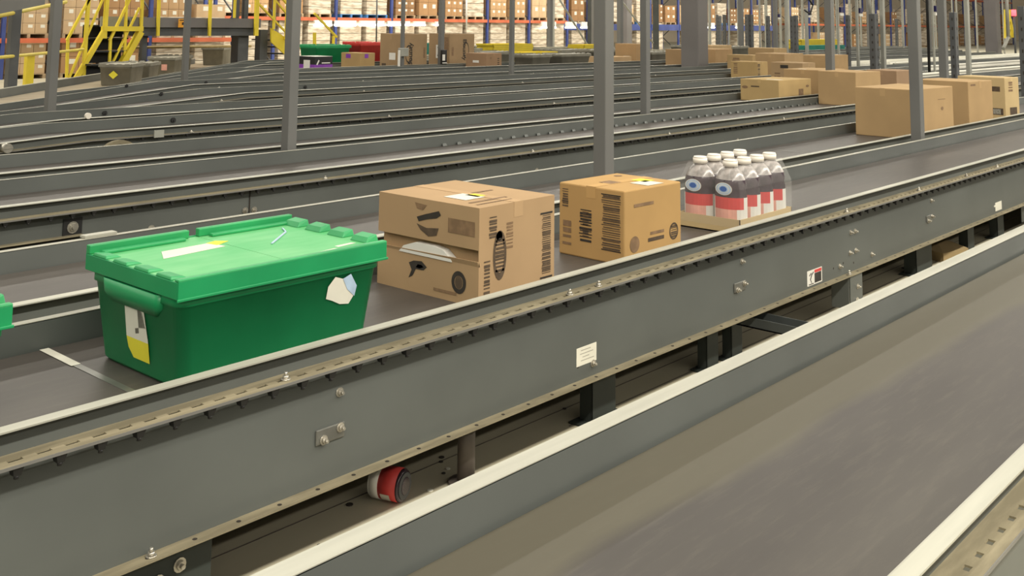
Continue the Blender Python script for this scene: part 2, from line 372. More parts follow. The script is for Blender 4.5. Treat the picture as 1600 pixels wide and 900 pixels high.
legp(C1, [(8.45,2.60,.01,8.60,2.606,Zf),(8.45,2.60,.01,8.46,2.66,Zf),(8.41,2.58,0,8.64,2.68,.01)])
legp(C1, [(1.40,2.53,.01,1.715,2.536,Zf),(1.40,2.53,.01,1.41,2.62,Zf),(1.36,2.51,0,1.75,2.64,.01)])
for lx in (3.462,4.54,6.84,8.45): legp(C1, [(lx,3.19,.01,lx+.12,3.196,Zf),(lx,3.15,.01,lx+.006,3.196,Zf),(lx-.03,3.14,0,lx+.15,3.22,.01)])
b = MB(); b.tube((2.755,2.60,FZ),(2.755,2.60,ZB-.30),.030,16); b.tube((2.755,2.60,FZ),(2.755,2.60,FZ+.012),.06,16); b.build('pipe_leg', M['rust'], C1, label='thin brown pipe leg')
b = MB(); b.box(4.52,1.58,.375,4.64,2.62,.381); b.box(4.52,1.58,.375,4.526,2.62,.42); b.box(4.634,1.58,.375,4.64,2.62,.42); b.build('cross_tie', M['paintd'], C1)
b = MB(); b.box(5.53,2.455,.27,5.685,2.461,Zf+.002); b.box(5.525,2.461,.27,5.531,2.56,Zf+.002)
bo = b.build('hanger_bracket', M['paint'], C1, bevel=.004)
bolt(bo, 5.62, 2.455, .375, .009); bolt(bo, 5.61, 2.455, .305, .011)
b = MB(); b.box(1.43,2.49,.28,1.60,2.53,.34); b.build('leg_clamp', M['galv'], C1); bolt(C1, 1.62, 2.53, .365, .012); bolt(C1, 1.56, 2.53, .345, .012)
b = MB(); b.box(8.7,2.5,.30,11.5,2.505,Zf-.02); b.build('drive_guard', M['paintd'], C1)
# belt lacing seams
def seam(parent, x, y0, y1, sk=.0, wd=.012):
    s = MB(); s.hexa([(x,y0,ZB+.0002),(x+wd,y0,ZB+.0002),(x+wd+sk,y1,ZB+.0002),(x+sk,y1,ZB+.0002),(x,y0,ZB+.0016),(x+wd,y0,ZB+.0016),(x+wd+sk,y1,ZB+.0016),(x+sk,y1,ZB+.0016)])
    return s.build('belt_lacing', M['galv'], parent)
seam(C1, 1.565, 2.52, 3.262, .01, .022); seam(C2, 7.93, 3.55, 4.30, .05); seam(C4, 11.2, 6.5, 7.28, .05)
b = MB(); b.hexa([(1.567,3.05,ZB+.0018),(1.595,3.05,ZB+.0018),(1.60,3.262,ZB+.0018),(1.572,3.262,ZB+.0018),(1.567,3.05,ZB+.0026),(1.595,3.05,ZB+.0026),(1.60,3.262,ZB+.0026),(1.572,3.262,ZB+.0026)])
b.build('lacing_tape', M['paper'], C1, label='cream strip of tape over the lacing')
# near flange bolts of C0 and C3..C6 odds and ends
b = bolt(C0, 1.545, .722, .772, .013, (0,0,1)); bolt(C0, 2.9, .722, .772, .012, (0,0,1))
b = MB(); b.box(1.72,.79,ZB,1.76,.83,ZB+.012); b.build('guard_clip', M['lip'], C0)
for x in (4.3,6.3,8.2,10.4,12.9): bolt(C3, x, 5.30, .772, .012, (0,0,1))
for x in (3.15,5.1,6.4,9.5): bolt(C3, x, 5.342, .62, .014)
q = on_y(113,355,5.34); b = MB(); b.box(q.x-.05,5.336,q.z-.045,q.x+.05,5.342,q.z+.045); bb = b.build('clamp_plate', M['black'], C3); bolt(bb, q.x, 5.336, q.z, .02)
q0 = on_y(-30,388,5.34); q1 = on_y(126,366,5.34); b = MB(); b.box(q0.x,5.325,q1.z-.14,q1.x,5.341,q1.z); b.build('dark_gap_panel', M['dark'], C3, label='black panel painted as the dark gap under the short frame section')  # flat black panel, painted shade of the gap below the frame
b = MB(); b.box(q0.x,5.295,q1.z,q1.x,5.341,q1.z+.004); b.build('section_flange', M['dust'], C3)
b = MB(); q = on_y(390,315,5.34); b.box(q.x-.003,5.337,.45,q.x+.003,5.3415,.76); b.build('web_joint', M['ink'], C3)
for u_, v_ in ((383,329),(397,328)):
    q = on_y(u_,v_,5.34); bolt(C3, q.x, 5.34, q.z, .013)
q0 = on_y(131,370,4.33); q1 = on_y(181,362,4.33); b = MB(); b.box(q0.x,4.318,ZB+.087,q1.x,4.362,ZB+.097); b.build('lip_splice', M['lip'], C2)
for par, y, xs in ((C5,8.25,(3.2,5.2,7.5,10.2)),(C6,9.43,(5.9,8.8,11.6)),(C7,11.42,(7.6,9.9,13.3,17.2)),(C8,13.29,(8.8,11.5,15.8)),(C4,6.44,(3.1,8.4,12.1))):
    for x in xs: bolt(par, x, y, ZB+(.022 if x > 8.4 or par in (C4,C6,C5) else .0), .018, (0,0,1))
for par, yf, xs in ((C5,9.205,(5.6,)),(C6,10.325,(5.5,)),(C7,12.475,(7.4,9.7)),(C8,14.255,(7.9,9.2))):
    for x in xs:
        b = MB(); b.tube((x,yf-.012,ZB+.04),(x,yf,ZB+.04),.024,12); b.tube((x+.008,yf-.02,ZB+.032),(x+.008,yf-.012,ZB+.032),.012,8)
        b.build('photo_eye', M['black'], par, label='round black sensor eye in the guard')
q = on_y(137,181,9.46); b = MB(); b.tube((q.x,9.47,q.z),(q.x,9.44,q.z),.028,14); b.build('guard_knob', M['cap'], C6)
q = on_y(13,232,8.2); b = MB(); b.tube((q.x,8.28,q.z),(q.x,8.20,q.z),.036,16); b.box(q.x-.036,8.197,q.z-.004,q.x+.036,8.20,q.z+.004); b.build('guard_knob', M['zinc'], C5, label='large slotted screw head')
q = on_y(248,209,8.235); b = MB(); b.box(q.x-.045,8.226,q.z-.03,q.x+.045,8.235,q.z+.03); b.build('splice_plate', M['light'], C5, label='small pale square plate')
# row of belt guide tabs in C2/C3 inner faces
for par, y, x0, x1, st in ((C3,6.184,6.2,13.0,.17),):
    g = MB(); x = x0
    while x < x1: g.hexa([(x,y-.02,ZB+.001),(x+.05,y-.02,ZB+.001),(x+.06,y,ZB+.001),(x+.01,y,ZB+.001),(x+.01,y-.006,ZB+.02),(x+.05,y-.006,ZB+.02),(x+.055,y,ZB+.02),(x+.015,y,ZB+.02)]); x += st
    g.build('skirt_clip_row', M['paint'], par, kind='stuff')
# pulley wheel showing behind C3
q = on_y(188,219,7.8); wx, wz = q.x, q.z-.20; g = MB(); g.tube((wx,7.84,wz),(wx,7.80,wz),.20,28); g.tube((wx,7.80,wz),(wx,7.795,wz),.17,28, 1); g.tube((wx,7.795,wz),(wx,7.79,wz),.15,28)
pw = empty('return_pulley', (0,0,0), 'round dusty pulley wheel peeking up between two lanes at left', 'pulley'); g.build('wheel', [M['dust'], M['black']], pw)
g = MB(); g.box(wx-.03,7.83,FZ,wx+.03,7.88,wz+.03); g.box(wx-.14,7.83,FZ,wx+.14,7.88,FZ+.02); g.build('stand', M['paintd'], pw)
# ------------------------------------------------------------------ oblique takeaway conveyor at the back left
def oblique():
    root = empty('takeaway_conveyor', (0,0,0), 'wide oblique conveyor with a pale dusty belt at upper left', 'conveyor')
    P = Vector((4.2,11.75)); D = Vector((.70,.714)).normalized(); Nn = Vector((-D.y, D.x)); W = 1.32; Lg = 19
    def pt(s, t, z): q = P+D*s+Nn*t; return (q.x, q.y, z)
    def slab(t0, t1, z0, z1, m, nm, s0=0, s1=Lg, par=root):
        b = MB(); b.hexa([pt(s0,t0,z0),pt(s1,t0,z0),pt(s1,t1,z0),pt(s0,t1,z0),pt(s0,t0,z1),pt(s1,t0,z1),pt(s1,t1,z1),pt(s0,t1,z1)]); return b.build(nm, M[m], par)
    slab(.02, W-.02, .505, .52, 'beltT', 'belt'); slab(.0,W,.44,.50,'paintd','slider_bed')
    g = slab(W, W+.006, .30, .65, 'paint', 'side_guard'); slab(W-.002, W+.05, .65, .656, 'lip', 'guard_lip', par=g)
    slab(-.006, 0, .30, .545, 'paint', 'side_frame')
    for s in range(1, 19, 3):
        b = MB(); b.hexa([pt(s,.1,FZ),pt(s+.1,.1,FZ),pt(s+.1,.16,FZ),pt(s,.16,FZ),pt(s,.1,.44),pt(s+.1,.1,.44),pt(s+.1,.16,.44),pt(s,.16,.44)]); b.build('leg', M['paintd'], root)
        b = MB(); b.hexa([pt(s,W-.16,FZ),pt(s+.1,W-.16,FZ),pt(s+.1,W-.1,FZ),pt(s,W-.1,FZ),pt(s,W-.16,.44),pt(s+.1,W-.16,.44),pt(s+.1,W-.1,.44),pt(s,W-.1,.44)]); b.build('leg', M['paintd'], root)
    return root
oblique()
# ------------------------------------------------------------------ support columns
def column(x, y, wd, label, m='col', z1=5.2, group=None, name='support_column', base=True):
    r = empty(name, (x,y,FZ), label, 'column', group)
    b = MB(); b.box(-wd/2,-wd/2,.012,wd/2,wd/2,z1); b.build('shaft', M[m], r, bevel=wd*.06)
    if base:
        b = MB(); b.box(-wd*1.1,-wd*1.1,0,wd*1.1,wd*1.1,.012); b.build('base_plate', M['paintd'], r)
        for sx in (-1,1):
            for sy in (-1,1): bolt(r, sx*wd*.85, sy*wd*.85, .012, .008, (0,0,1), 'anchor_bolt')
    return r
column(4.64,3.41,.080,'grey square column rising behind the smaller carton, in mid view')
column(9.10,3.41,.088,'grey square column in front of the big plain cartons at right')
column(4.80,6.34,.080,'grey square column left of centre, above the green tote')
column(9.36,6.34,.078,'slim grey column just right of the mid-view column')
column(13.82,6.34,.098,'grey column directly behind the plain tall carton, right side')
column(18.35,6.40,.125,'grey column rising behind the cartons, next right of the nearest right column')
column(5.30,11.1,.092,'leftmost tall grey column, over the pale belt')
column(9.74,12.9,.085,'grey column tucked right behind the one left of centre')
column(9.20,14.85,.082,'dark slim column under the mezzanine edge with the orange sign')
column(14.77,12.95,.074,'slim dark column between the paper-towel cartons and the grey totes')
column(15.26,16.42,.066,'dark column in front of the left paper-towel carton')
column(16.4,16.42,.10,'grey column between the two paper-towel cartons')
column(21.2,13.0,.46,'massive square building column, widest of all', 'colb', 9, name='building_column')
column(44.75,13.63,.48,'massive building column at the far right edge', 'colb', 9, name='building_column')
column(39.8,28.0,.40,'pale building column seen behind the mid-view column', 'colb', 9, name='building_column')
column(34.7,26.0,.15,'distant slim column above the paper-towel cartons', 'col', 9)
column(28.2,23.0,.145,'distant grey column above the grey totes, left of the braces', 'col', 9)
column(35.0,26.4,.19,'distant dark brown-grey column beside the white brace', 'paintd', 9)
column(32.0,26,.16,'distant pale column above the yellow straps', 'light', 9)
column(36.8,24.4,.19,'distant dark column right of the slim front column', 'paintd', 9)
column(30.9,17.2,.14,'distant grey column right of the building column', 'col', 7)
column(34.8,18.0,.14,'distant grey column behind the pair of pale posts', 'col', 7)
column(29.5,21.0,.16,'distant grey column half hidden by dark slotted posts', 'col', 7)
column(49,20.5,.16,'far grey column at right behind the pale posts', 'col', 7)
column(46,16.6,.17,'far grey column right of the nearest right column', 'col', 7)
column(55,16.8,.2,'far grey column left of the right building column', 'col', 7)
# slotted dark stub posts and pale conduit posts of the diverters
def stub(x, y, wd, z1, label, grp=None):
    r = empty('slotted_post', (x,y,FZ), label, 'post', grp); z1 -= FZ
    b = MB(); b.box(-wd/2,-wd/3,0,wd/2,wd/3,z1); b.build('shaft', M['steel'], r, bevel=.006)
    b = MB(); k = .55
    while k < z1-.08:
        b.box(wd*.12,-wd/3-.002,k,wd*.28,-wd/3,k+.05); b.box(-wd/2-.002,-wd*.1,k,-wd/2,wd*.05,k+.05); k += .16
    b.build('slots', M['ink'], r)
    return r
G1 = 'slotted dark posts among the far conveyors'
for x, y, wd, zt, lab in ((43.6,25.5,.11,2.23,None),(41.3,23.8,.16,2.2,None),(31.2,17.0,.16,2.10,None),(35.4,18.6,.15,2.10,None),(26.7,13.2,.125,2.03,None),(29.3,14.6,.13,2.04,None),
    (24.8,10.9,.115,2.02,'slotted dark post beside the bent pale conduit'),(22.6,9.35,.20,2.03,'widest slotted dark post, behind the plain tall carton'),
    (18.75,6.35,.14,2.01,'slotted dark post right of the second right column'),(17.0,4.75,.135,2.08,'slotted dark post cut by the right edge')):
    stub(x, y, wd, zt, lab or 'dark slotted steel post standing among the far conveyors', None if lab else G1)
def pale(x, y, wd, z1, label, sensor=False, grp=None):
    r = empty('conduit_post', (x,y,FZ), label, 'post', grp)
    b = MB(); b.box(-wd/2,-wd/3,0,wd/2,wd/3,z1); b.build('shaft', M['light'], r, bevel=.008)
    if sensor:
        b = MB(); b.box(wd/2,-.05,1.80,wd/2+.20,.0,1.86); b.build('sensor_plate', M['white'], r)
        b = MB(); b.box(wd/2+.02,-.06,1.875,wd/2+.16,.03,2.0); b.build('sensor', M['navy'], r)
    return r
G2, G3 = 'pale conduit posts among the far conveyors', 'pale conduit posts carrying navy sensors'
for x, y, wd, zt, sn, lab in ((40.3,23.0,.08,4.5,0,None),(40.9,22.9,.08,4.5,1,None),(37.4,20.0,.08,4.5,0,None),(38.0,19.6,.10,4.5,1,None),(32.5,16.4,.12,4.5,0,None),(29.1,14.05,.11,2.05,1,None),
    (29.9,13.6,.09,4.5,0,None),(23.8,10.7,.062,4.5,1,'pale green-grey post with navy sensor, right of a grey column'),(25.0,10.75,.085,4.5,1,'pale round-topped post with navy sensor, beside a slotted post'),
    (22.85,9.25,.12,4.5,0,'wide pale post right beside the widest slotted post'),(22.4,8.0,.055,4.5,1,'pale post with navy sensor close right of the nearest right column'),(19.6,6.40,.105,4.5,0,'pale beige post between two dark slotted posts at far right')):
    pale(x, y, wd, zt, lab or ('pale grey post with a navy sensor among the far conveyors' if sn else 'pale grey post among the far conveyors'), sn, None if lab else (G3 if sn else G2))
rnd = random.Random(11)
for i in range(22):
    y = rnd.uniform(19.2, 28.2); u = 1108+i*22+rnd.uniform(-8,8)
    d_ = ray(u, 60); x = d_.x/d_.y*y
    if x > 120: continue
    mm = rnd.choice(('pale','pale','dark'))
    if mm == 'pale': pale(x, y, .10+.05*rnd.random(), 4.5, 'pale grey post among the far conveyors', 0, G2)
    else: stub(x, y, .17, 2.2, 'dark slotted steel post standing among the far conveyors', G1)
# bent conduit by the slotted post, conduit on the right building column
def rod(pts, r, m, name, label, cat, n=8):
    b = MB()
    for a, c in zip(pts[:-1], pts[1:]): b.tube(a, c, r, n)
    return tag(b.build(name, M[m]), label, cat)
rod([(24.9,10.4,2.6),(25.0,10.4,1.9),(25.2,10.4,1.35),(24.9,10.4,1.0),(25.5,10.4,.85),(25.6,10.4,1.2)], .035, 'light', 'bent_conduit', 'bent pale conduit hanging beside a slotted post', 'conduit')
rod([(44.9,13.1,3.6),(44.9,13.1,1.4),(44.2,13.1,.95)], .07, 'light', 'wall_conduit', 'pale conduit curving down the far right building column', 'conduit')
rod([on_y(838,-60,24), on_y(931,92,24)], .035, 'light', 'brace_rod', 'slanting pale brace rod left of the mid-view column', 'brace')
rod([on_y(930,-55,24.3), on_y(1020,67,24.3)], .035, 'light', 'brace_rod', 'slanting pale brace rod right of the mid-view column', 'brace')
rod([(22.1,8.0,.6),(22.1,8.0,4.6)], .03, 'black', 'power_cable', 'black cable running down beside the nearest right column', 'cable')
rod([(28.6,13,4.5), on_y(1262,-4,13), on_y(1270,8,13), on_y(1266,22,13), on_y(1257,16,13)], .022, 'black', 'cable_bundle', 'looped black cable bundle hanging at top right', 'cable')
rod([on_y(729,-5,26), on_y(729,46,26)], .03, 'white', 'hanging_rod', 'thin white rod hanging over the right paper-towel carton', 'rod')
rod([on_y(589,-5,22), on_y(588,66,22)], .02, 'steel', 'hanging_rod', 'thin dark rod hanging above the red tote', 'rod')
# junction box and label on the column before the left paper-towel carton
b = MB(); b.box(15.08,16.26,1.03,15.30,16.36,1.20); j = tag(b.build('junction_box', M['light'], bevel=.01), 'small pale junction box on the dark column by the left paper-towel carton', 'box')
b = MB(); b.box(14.98,16.22,.80,15.02,16.25,1.16); b.build('conduit', M['white'], j)
b = MB(); b.box(16.33,16.30,.84,16.47,16.365,1.15); j = tag(b.build('drive_box', M['black'], bevel=.01), 'black and white control unit on the column between the paper-towel cartons', 'box')
b = MB(); b.box(16.325,16.29,.92,16.40,16.30,1.05); b.box(16.33,16.29,.86,16.46,16.30,.88); b.build('label_patch', M['white'], j)
# ------------------------------------------------------------------ cartons
def carton(label, x0, y0, x1, y1, h, zb=ZB, rz=0, rgb=(.38,.235,.105), marks=(), tape=True, name='cardboard_box', open_slit=False, top_rgb=None):
    cx, cy, w, d = (x0+x1)/2, (y0+y1)/2, abs(x1-x0), abs(y1-y0)
    r = empty(name, (cx, cy, zb), label, 'box', None, rz)
    cm = card(rgb)
    b = MB()
    if not open_slit:
        b.box(-w/2,-d/2,0,w/2,d/2,h)
        b.build('carton_body', cm, r, bevel=min(.006, h*.03))
    else:
        z0, z1 = h*.44, h*.57          # slit between the lower and upper side flap on the end face
        b.box(-w/2,-d/2,0,-w/2+.03,d/2,z0-.012); b.box(-w/2,-d/2,z1,-w/2+.03,d/2,h)
        b.box(-w/2+.03,-d/2,0,w/2,d/2,h)
        b.build('carton_body', cm, r)
        f = MB(); f.hexa([(-w/2,-d/2,z0-.012),(-w/2+.006,-d/2,z0-.012),(-w/2+.006,d/2,z0-.012),(-w/2,d/2,z0-.012),(-w/2-.006,-d/2,z0+.006),(-w/2,-d/2,z0+.006),(-w/2,d/2,z0-.002),(-w/2-.004,d/2,z0-.002)])
        f.box(-w/2, -d/2, z0-.012, -w/2+.03, -d/2+.003, z1); f.build('side_flap', cm, r)
        p = MB()
        pts = [(.145,0),(.12,.024),(.06,.043),(-.04,.044),(-.09,.036),(-.13,.010),(-.135,0)]
        base = z0-.014
        ring = [[(-w/2+xo, y, base+zz) for (y, zz) in pts] for xo in (-.003,.028)]
        p.rings(ring, smooth=False); p.build('inner_wrap', M['white'], r, label='white wrapping showing through the torn slit')
    # flap seam and tape on the top
    s = MB()
    if w >= d: s.box(-w/2+.002,-.0015,h,w/2-.002,.0015,h+.0006)
    else: s.box(-.0015,-d/2+.002,h,.0015,d/2-.002,h+.0006)
    s.build('flap_seam', M['inkf'], r)
    if tape:
        s = MB()
        if w >= d: s.box(-w/2,-.025,h+.0006,w/2,.025,h+.001); s.box(-w/2-.0008,-.025,h*.84,-w/2,.025,h+.001)
        else: s.box(-.025,-d/2,h+.0006,.025,d/2,h+.001); s.box(-.025,-d/2-.0008,h*.84,.025,-d/2,h+.001)
        s.build('packing_tape', card(tuple(min(1,c*1.12) for c in rgb)), r)
    by = {}
    def P(face, u, v, off):
        if face == 'L': return (-w/2-off, d/2-u*d, h*(1-v))
        if face == 'R': return (-w/2+u*w, -d/2-off, h*(1-v))
        return (-w/2+u*w, d/2-v*d, h+off)
    for mk in marks:
        face, kind, m = mk[0], mk[1], mk[2]; a = mk[3:]
        mb = by.setdefault((m, kind == 'text'), MB()); off = .0014
        if kind == 'rect':
            u0, v0, u1, v1 = a; mb.quad([P(face,u0,v0,off),P(face,u1,v0,off),P(face,u1,v1,off),P(face,u0,v1,off)])
        elif kind == 'poly':
            mb.quad([P(face,u,v,off) for u, v in a[0]])
        elif kind == 'oval':
            u, v, ru, rv = a[:4]; mb.quad([P(face,u+ru*math.cos(t*math.pi/12),v+rv*math.sin(t*math.pi/12),off) for t in range(24)])
        elif kind == 'ring':
            u, v, ru, rv, th = a
            for t in range(24):
                q = []
                for tt, sc in ((t,1),(t+1,1),(t+1,1-th),(t,1-th)): q.append(P(face,u+ru*sc*math.cos(tt*math.pi/12),v+rv*sc*math.sin(tt*math.pi/12),off))
                mb.quad(q)
        elif kind == 'bars':       # ladder bar code or rows of rotated print: n bars down the face
            u0, v0, u1, v1, n = a; rnd = random.Random(int(u0*999)+n)
            for i in range(n):
                va = v0+(v1-v0)*i/n; vb = va+(v1-v0)/n*rnd.choice((.35,.5,.65,.8)); e = rnd.uniform(0,.12)*(u1-u0)
                mb.quad([P(face,u0+e,va,off),P(face,u1-e*.5,va,off),P(face,u1-e*.5,vb,off),P(face,u0+e,vb,off)])
        elif kind == 'text':       # word; rot=True reads down the face
            s_, uc, vc, size, rot = a; vs, fs = text_mesh(s_, size)
            o0 = Vector(P(face,uc,vc,off+.0006)); ex = Vector(P(face,uc+.1,vc,off+.0006))-o0; ex.normalize(); ey = Vector(P(face,uc,vc-.1,off+.0006))-o0; ey.normalize()
            if rot: ex, ey = (-ey, ex) if rot == 1 else (ey, -ex)
            i0 = len(mb.v); mb.v += [tuple(o0+ex*q.x+ey*q.y) for q in vs]
            for f_ in fs: mb.f.append(tuple(i0+k for k in f_)); mb.m.append(0); mb.sm.append(False)
    for (m, tx), mb in by.items(): mb.build({'paper':'address_label','ylab':'address_label','white':'white_sticker'}.get(m, 'printed_marks'), M[m], r)
    return r
TAN = (.41,.275,.150); TAN2 = (.45,.280,.112); PLAIN = (.43,.290,.145); BRN = (.34,.225,.135)
# carton behind the green tote
carton('large brown carton with torn slit, right behind the green tote', 2.838, 2.632, 3.262, 3.165, .342, rgb=TAN, open_slit=True, marks=[
    ('T','rect','paper',.20,.50,.45,.72),('T','rect','ylab',.40,.56,.52,.68),('T','rect','inkf',.52,.52,.80,.55),('T','rect','inkf',.12,.80,.60,.83),('T','rect','inkf',.10,.89,.55,.91),
    ('L','poly','ink',[(.40,.20),(.48,.16),(.62,.10),(.64,.14),(.60,.18),(.50,.21),(.42,.245)]),
    ('L','poly','inkm',[(.40,.27),(.50,.30),(.62,.28),(.60,.36),(.52,.385),(.44,.33)]),
    ('L','poly','inkf',[(.38,.05),(.50,.06),(.46,.12),(.40,.11)]),
    ('L','rect','inkf',.71,.15,.96,.30),
    ('L','poly','ink',[(.33,.60+.10),(.38,.67),(.46,.66),(.51,.71),(.48,.75),(.40,.755),(.37,.83),(.33,.86),(.36,.77)]),
    ('L','poly','inkf',[(.40,.735),(.42,.70),(.46,.70),(.48,.72),(.44,.74)]),
    ('L','ring','ink',.82,.79,.068,.115,.4),('L','oval','inkm',.82,.79,.035,.065),
    ('L','rect','inkf',.58,.90,.80,.93),
    ('R','bars','inkm',.12,.11,.22,.34,7),('R','bars','inkm',.06,.55,.14,.97,11),
    ('R','ring','inkm',.26,.52,.085,.255,.3),('R','bars','inkm',.20,.36,.32,.70,9),('R','oval','ink',.25,.32,.04,.05),('R','bars','inkf',.34,.20,.43,.48,8),
    ('R','bars','inkm',.82,.20,.95,.84,30),('R','rect','ink',.80,.17,.97,.19),('R','rect','ink',.80,.86,.97,.88)])
carton('golden brown carton with rotated print, between the torn carton and the bottles', 3.735, 2.626, 4.150, 2.985, .304, rz=-.035, rgb=TAN2, marks=[
    ('T','rect','paper',.48,.66,.76,.94),('T','rect','ylab',.66,.52,.84,.74),('T','rect','inkf',.28,.36,.46,.55),('T','oval','inkf',.82,.18,.05,.05),
    ('L','bars','inkm',.05,.08,.15,.34,8),('L','bars','inkf',.06,.52,.20,.92,4),
    ('L','bars','ink',.32,.33,.52,.78,11),('L','bars','inkm',.37,.36,.47,.74,7),
    ('L','rect','ink',.66,.07,.95,.085),('L','bars','inkm',.66,.09,.95,.82,24),('L','rect','ink',.66,.82,.95,.835),
    ('R','rect','inkf',.16,.20,.50,.245),('R','rect','inkf',.44,.62,.68,.66),('R','rect','inkm',.40,.70,.68,.75),
    ('R','ring','inkm',.86,.68,.080,.12,.22),('R','bars','inkm',.80,.60,.92,.77,6),('R','oval','inkf',.17,.74,.08,.11)])
# plain cartons on C2
carton('biggest plain carton, behind the nearest right column', 9.66, 3.64, 10.60, 4.18, .440, rz=-.05, rgb=PLAIN, marks=[('R','rect','inkf',.62,.25,.80,.26),('R','oval','inkf',.72,.45,.03,.04)])
carton('plain carton pressed behind the biggest one', 11.30, 3.66, 11.85, 4.24, .455, rz=-.12, rgb=PLAIN, marks=[('R','rect','inkf',.10,.06,.30,.10)])
carton('pale carton with dark printed blocks, at the end of the plain row', 12.55, 3.68, 12.88, 4.22, .455, rz=-.16, rgb=(.56,.42,.22), marks=[
    ('L','rect','inkm',.15,.14,.45,.17),('L','bars','inkm',.10,.22,.45,.34,3),('L','rect','inkm',.50,.22,.90,.34),('L','rect','inkf',.15,.55,.55,.60),('L','rect','inkm',.0,.74,.95,.90),('L','rect','paper',.06,.76,.90,.88),
    ('R','bars','inkf',.25,.10,.55,.35,4),('R','rect','inkm',.30,.72,.80,.90)])
# C3
carton('plain tall carton left of the biggest plain one', 13.06, 5.62, 13.72, 6.15, .425, rz=-.08, rgb=PLAIN)
carton('carton showing past the plain tall carton, with a darker end', 14.6, 5.70, 15.15, 6.15, .40, rz=-.1, rgb=BRN)
# C4
carton('low wide carton with small dark stamps, at the left of the right-hand cluster', 12.92, 6.62, 13.78, 7.20, .285, rz=-.05, rgb=(.47,.33,.15), marks=[
    ('L','rect','inkm',.28,.30,.50,.36),('L','oval','inkf',.12,.38,.08,.07),('R','oval','inkf',.88,.34,.05,.06),('R','rect','inkf',.60,.45,.75,.80),('T','rect','paper',.10,.55,.22,.95)])
carton('carton just behind the low wide one', 14.15, 6.62, 14.95, 7.20, .385, rgb=PLAIN, marks=[('T','rect','paper',.1,.3,.2,.5)])
# C5 / C6 / C8 cluster
carton('striped-print carton with dark square marks', 17.25, 8.42, 17.75, 9.02, .36, rgb=(.38,.26,.14), marks=[('L','rect','ink',.3,.12,.55,.28),('L','bars','inkf',.1,.5,.3,.95,3),('R','rect','inkf',.5,.2,.6,.95)])
carton('small carton with two vertical print columns, left of the cluster', 17.95, 9.66, 18.35, 10.22, .325, rgb=(.42,.29,.13), marks=[('L','bars','inkf',.10,.10,.26,.75,6),('R','bars','inkm',.0,.12,.25,.85,9),('R','rect','ink',.3,.88,.6,.97),('L','rect','ink',.2,.9,.45,.98)])
carton('broad brown carton in the middle of the far right cluster', 18.95, 9.62, 19.75, 10.24, .46, rgb=(.40,.27,.14), marks=[('L','rect','ink',.1,.50,.4,.64),('L','rect','ink',.1,.74,.4,.86)])
carton('carton with a taped pale lid, above the striped-print one', 20.8, 9.64, 21.9, 10.24, .40, rgb=(.42,.28,.14))
carton('small carton above the two-column print carton', 21.45, 11.66, 21.85, 12.30, .34, rgb=(.42,.29,.14), marks=[('L','bars','inkf',.2,.2,.5,.9,5)])
carton('long carton behind the broad brown one', 22.45, 11.66, 23.1, 12.32, .48, rgb=(.42,.29,.15))
carton('carton right of the massive building column', 23.05, 13.55, 23.9, 14.15, .405, rgb=(.40,.26,.13), marks=[('R','oval','inkf',.7,.8,.1,.08)])
carton('carton peeking left of the massive building column', 21.75, 13.5, 22.3, 14.15, .41, rgb=(.38,.25,.13))
carton('carton stacked behind, right of the building column', 26.1, 15.45, 27.2, 16.1, .43, rgb=(.46,.32,.17))
# C9
carton('small brown carton right of the right paper-towel carton', 16.85, 15.5, 17.35, 16.10, .335, rgb=(.30,.19,.11), marks=[('L','rect','white',.35,.45,.65,.60),('R','oval','inkf',.3,.3,.05,.08),('R','bars','inkm',.72,.3,.85,.8,4)])
carton('brown carton with a white tag between two grey columns', 22.4, 15.45, 22.75, 16.1, .50, rgb=(.40,.26,.13), marks=[('L','rect','white',.4,.62,.7,.70)])
carton('low carton left of the one with a white tag', 21.25, 15.45, 22.2, 16.1, .19, rgb=(.45,.31,.17))
# C10
carton('left tall carton of paper towels with an oval word mark', 15.48, 16.70, 16.25, 17.36, .735, rgb=(.33,.225,.125), marks=[
    ('L','rect','white',.45,.55,.75,.75),('L','rect','inkm',.10,.86,.30,.95),
    ('R','text','ink','Bounty',.36,.60,.175,2),('R','ring','ink',.30,.58,.13,.26,.16),('R','bars','inkm',.06,.10,.14,.38,6),('R','bars','inkf',.04,.68,.12,.96,5),('R','rect','inkf',.86,.4,.93,.7)])
carton('right tall carton of paper towels with an oval word mark', 16.95, 16.70, 17.75, 17.36, .735, rgb=(.33,.225,.125), marks=[
    ('L','rect','white',.35,.34,.60,.74),('L','oval','ink',.48,.42,.07,.03),('L','oval','ink',.48,.66,.07,.03),('L','rect','inkf',.75,.1,.95,.5),
    ('R','text','ink','Bounty',.60,.48,.165,1),('R','ring','ink',.66,.50,.12,.25,.16),('R','rect','inkf',.08,.4,.16,.66)])
carton('brown carton with purple print in front of the red tote', 14.40, 16.75, 14.80, 17.35, .345, rgb=(.40,.27,.12), marks=[('L','rect','purple',.25,.08,.5,.32),('R','rect','purple',.3,.06,.55,.30)])
# black and purple shoe-box sized pack
r = empty('printed_carton', (13.46,17.0,ZB), 'black and purple printed box in front of the green tote', 'box')
b = MB(); b.box(-.22,-.25,0,.22,.25,.29); b.build('carton_body', M['black'], r, bevel=.005)
b = MB(); b.box(-.222,-.252,.0,.222,.252,.135); b.build('purple_band', M['purple'], r, label='purple lower band')
b = MB(); b.box(-.22,-.25,.29,.22,.25,.294); b.build('top_flap', M['white'], r, label='white top')
b = MB(); b.bar((-.17,-.254,.13),(-.12,-.254,.22),.003,.03); b.box(-.05,-.255,.155,.16,-.2525,.175); b.box(-.2235,-.1,.05,-.2205,.1,.22); b.build('printed_marks', M['white'], r)
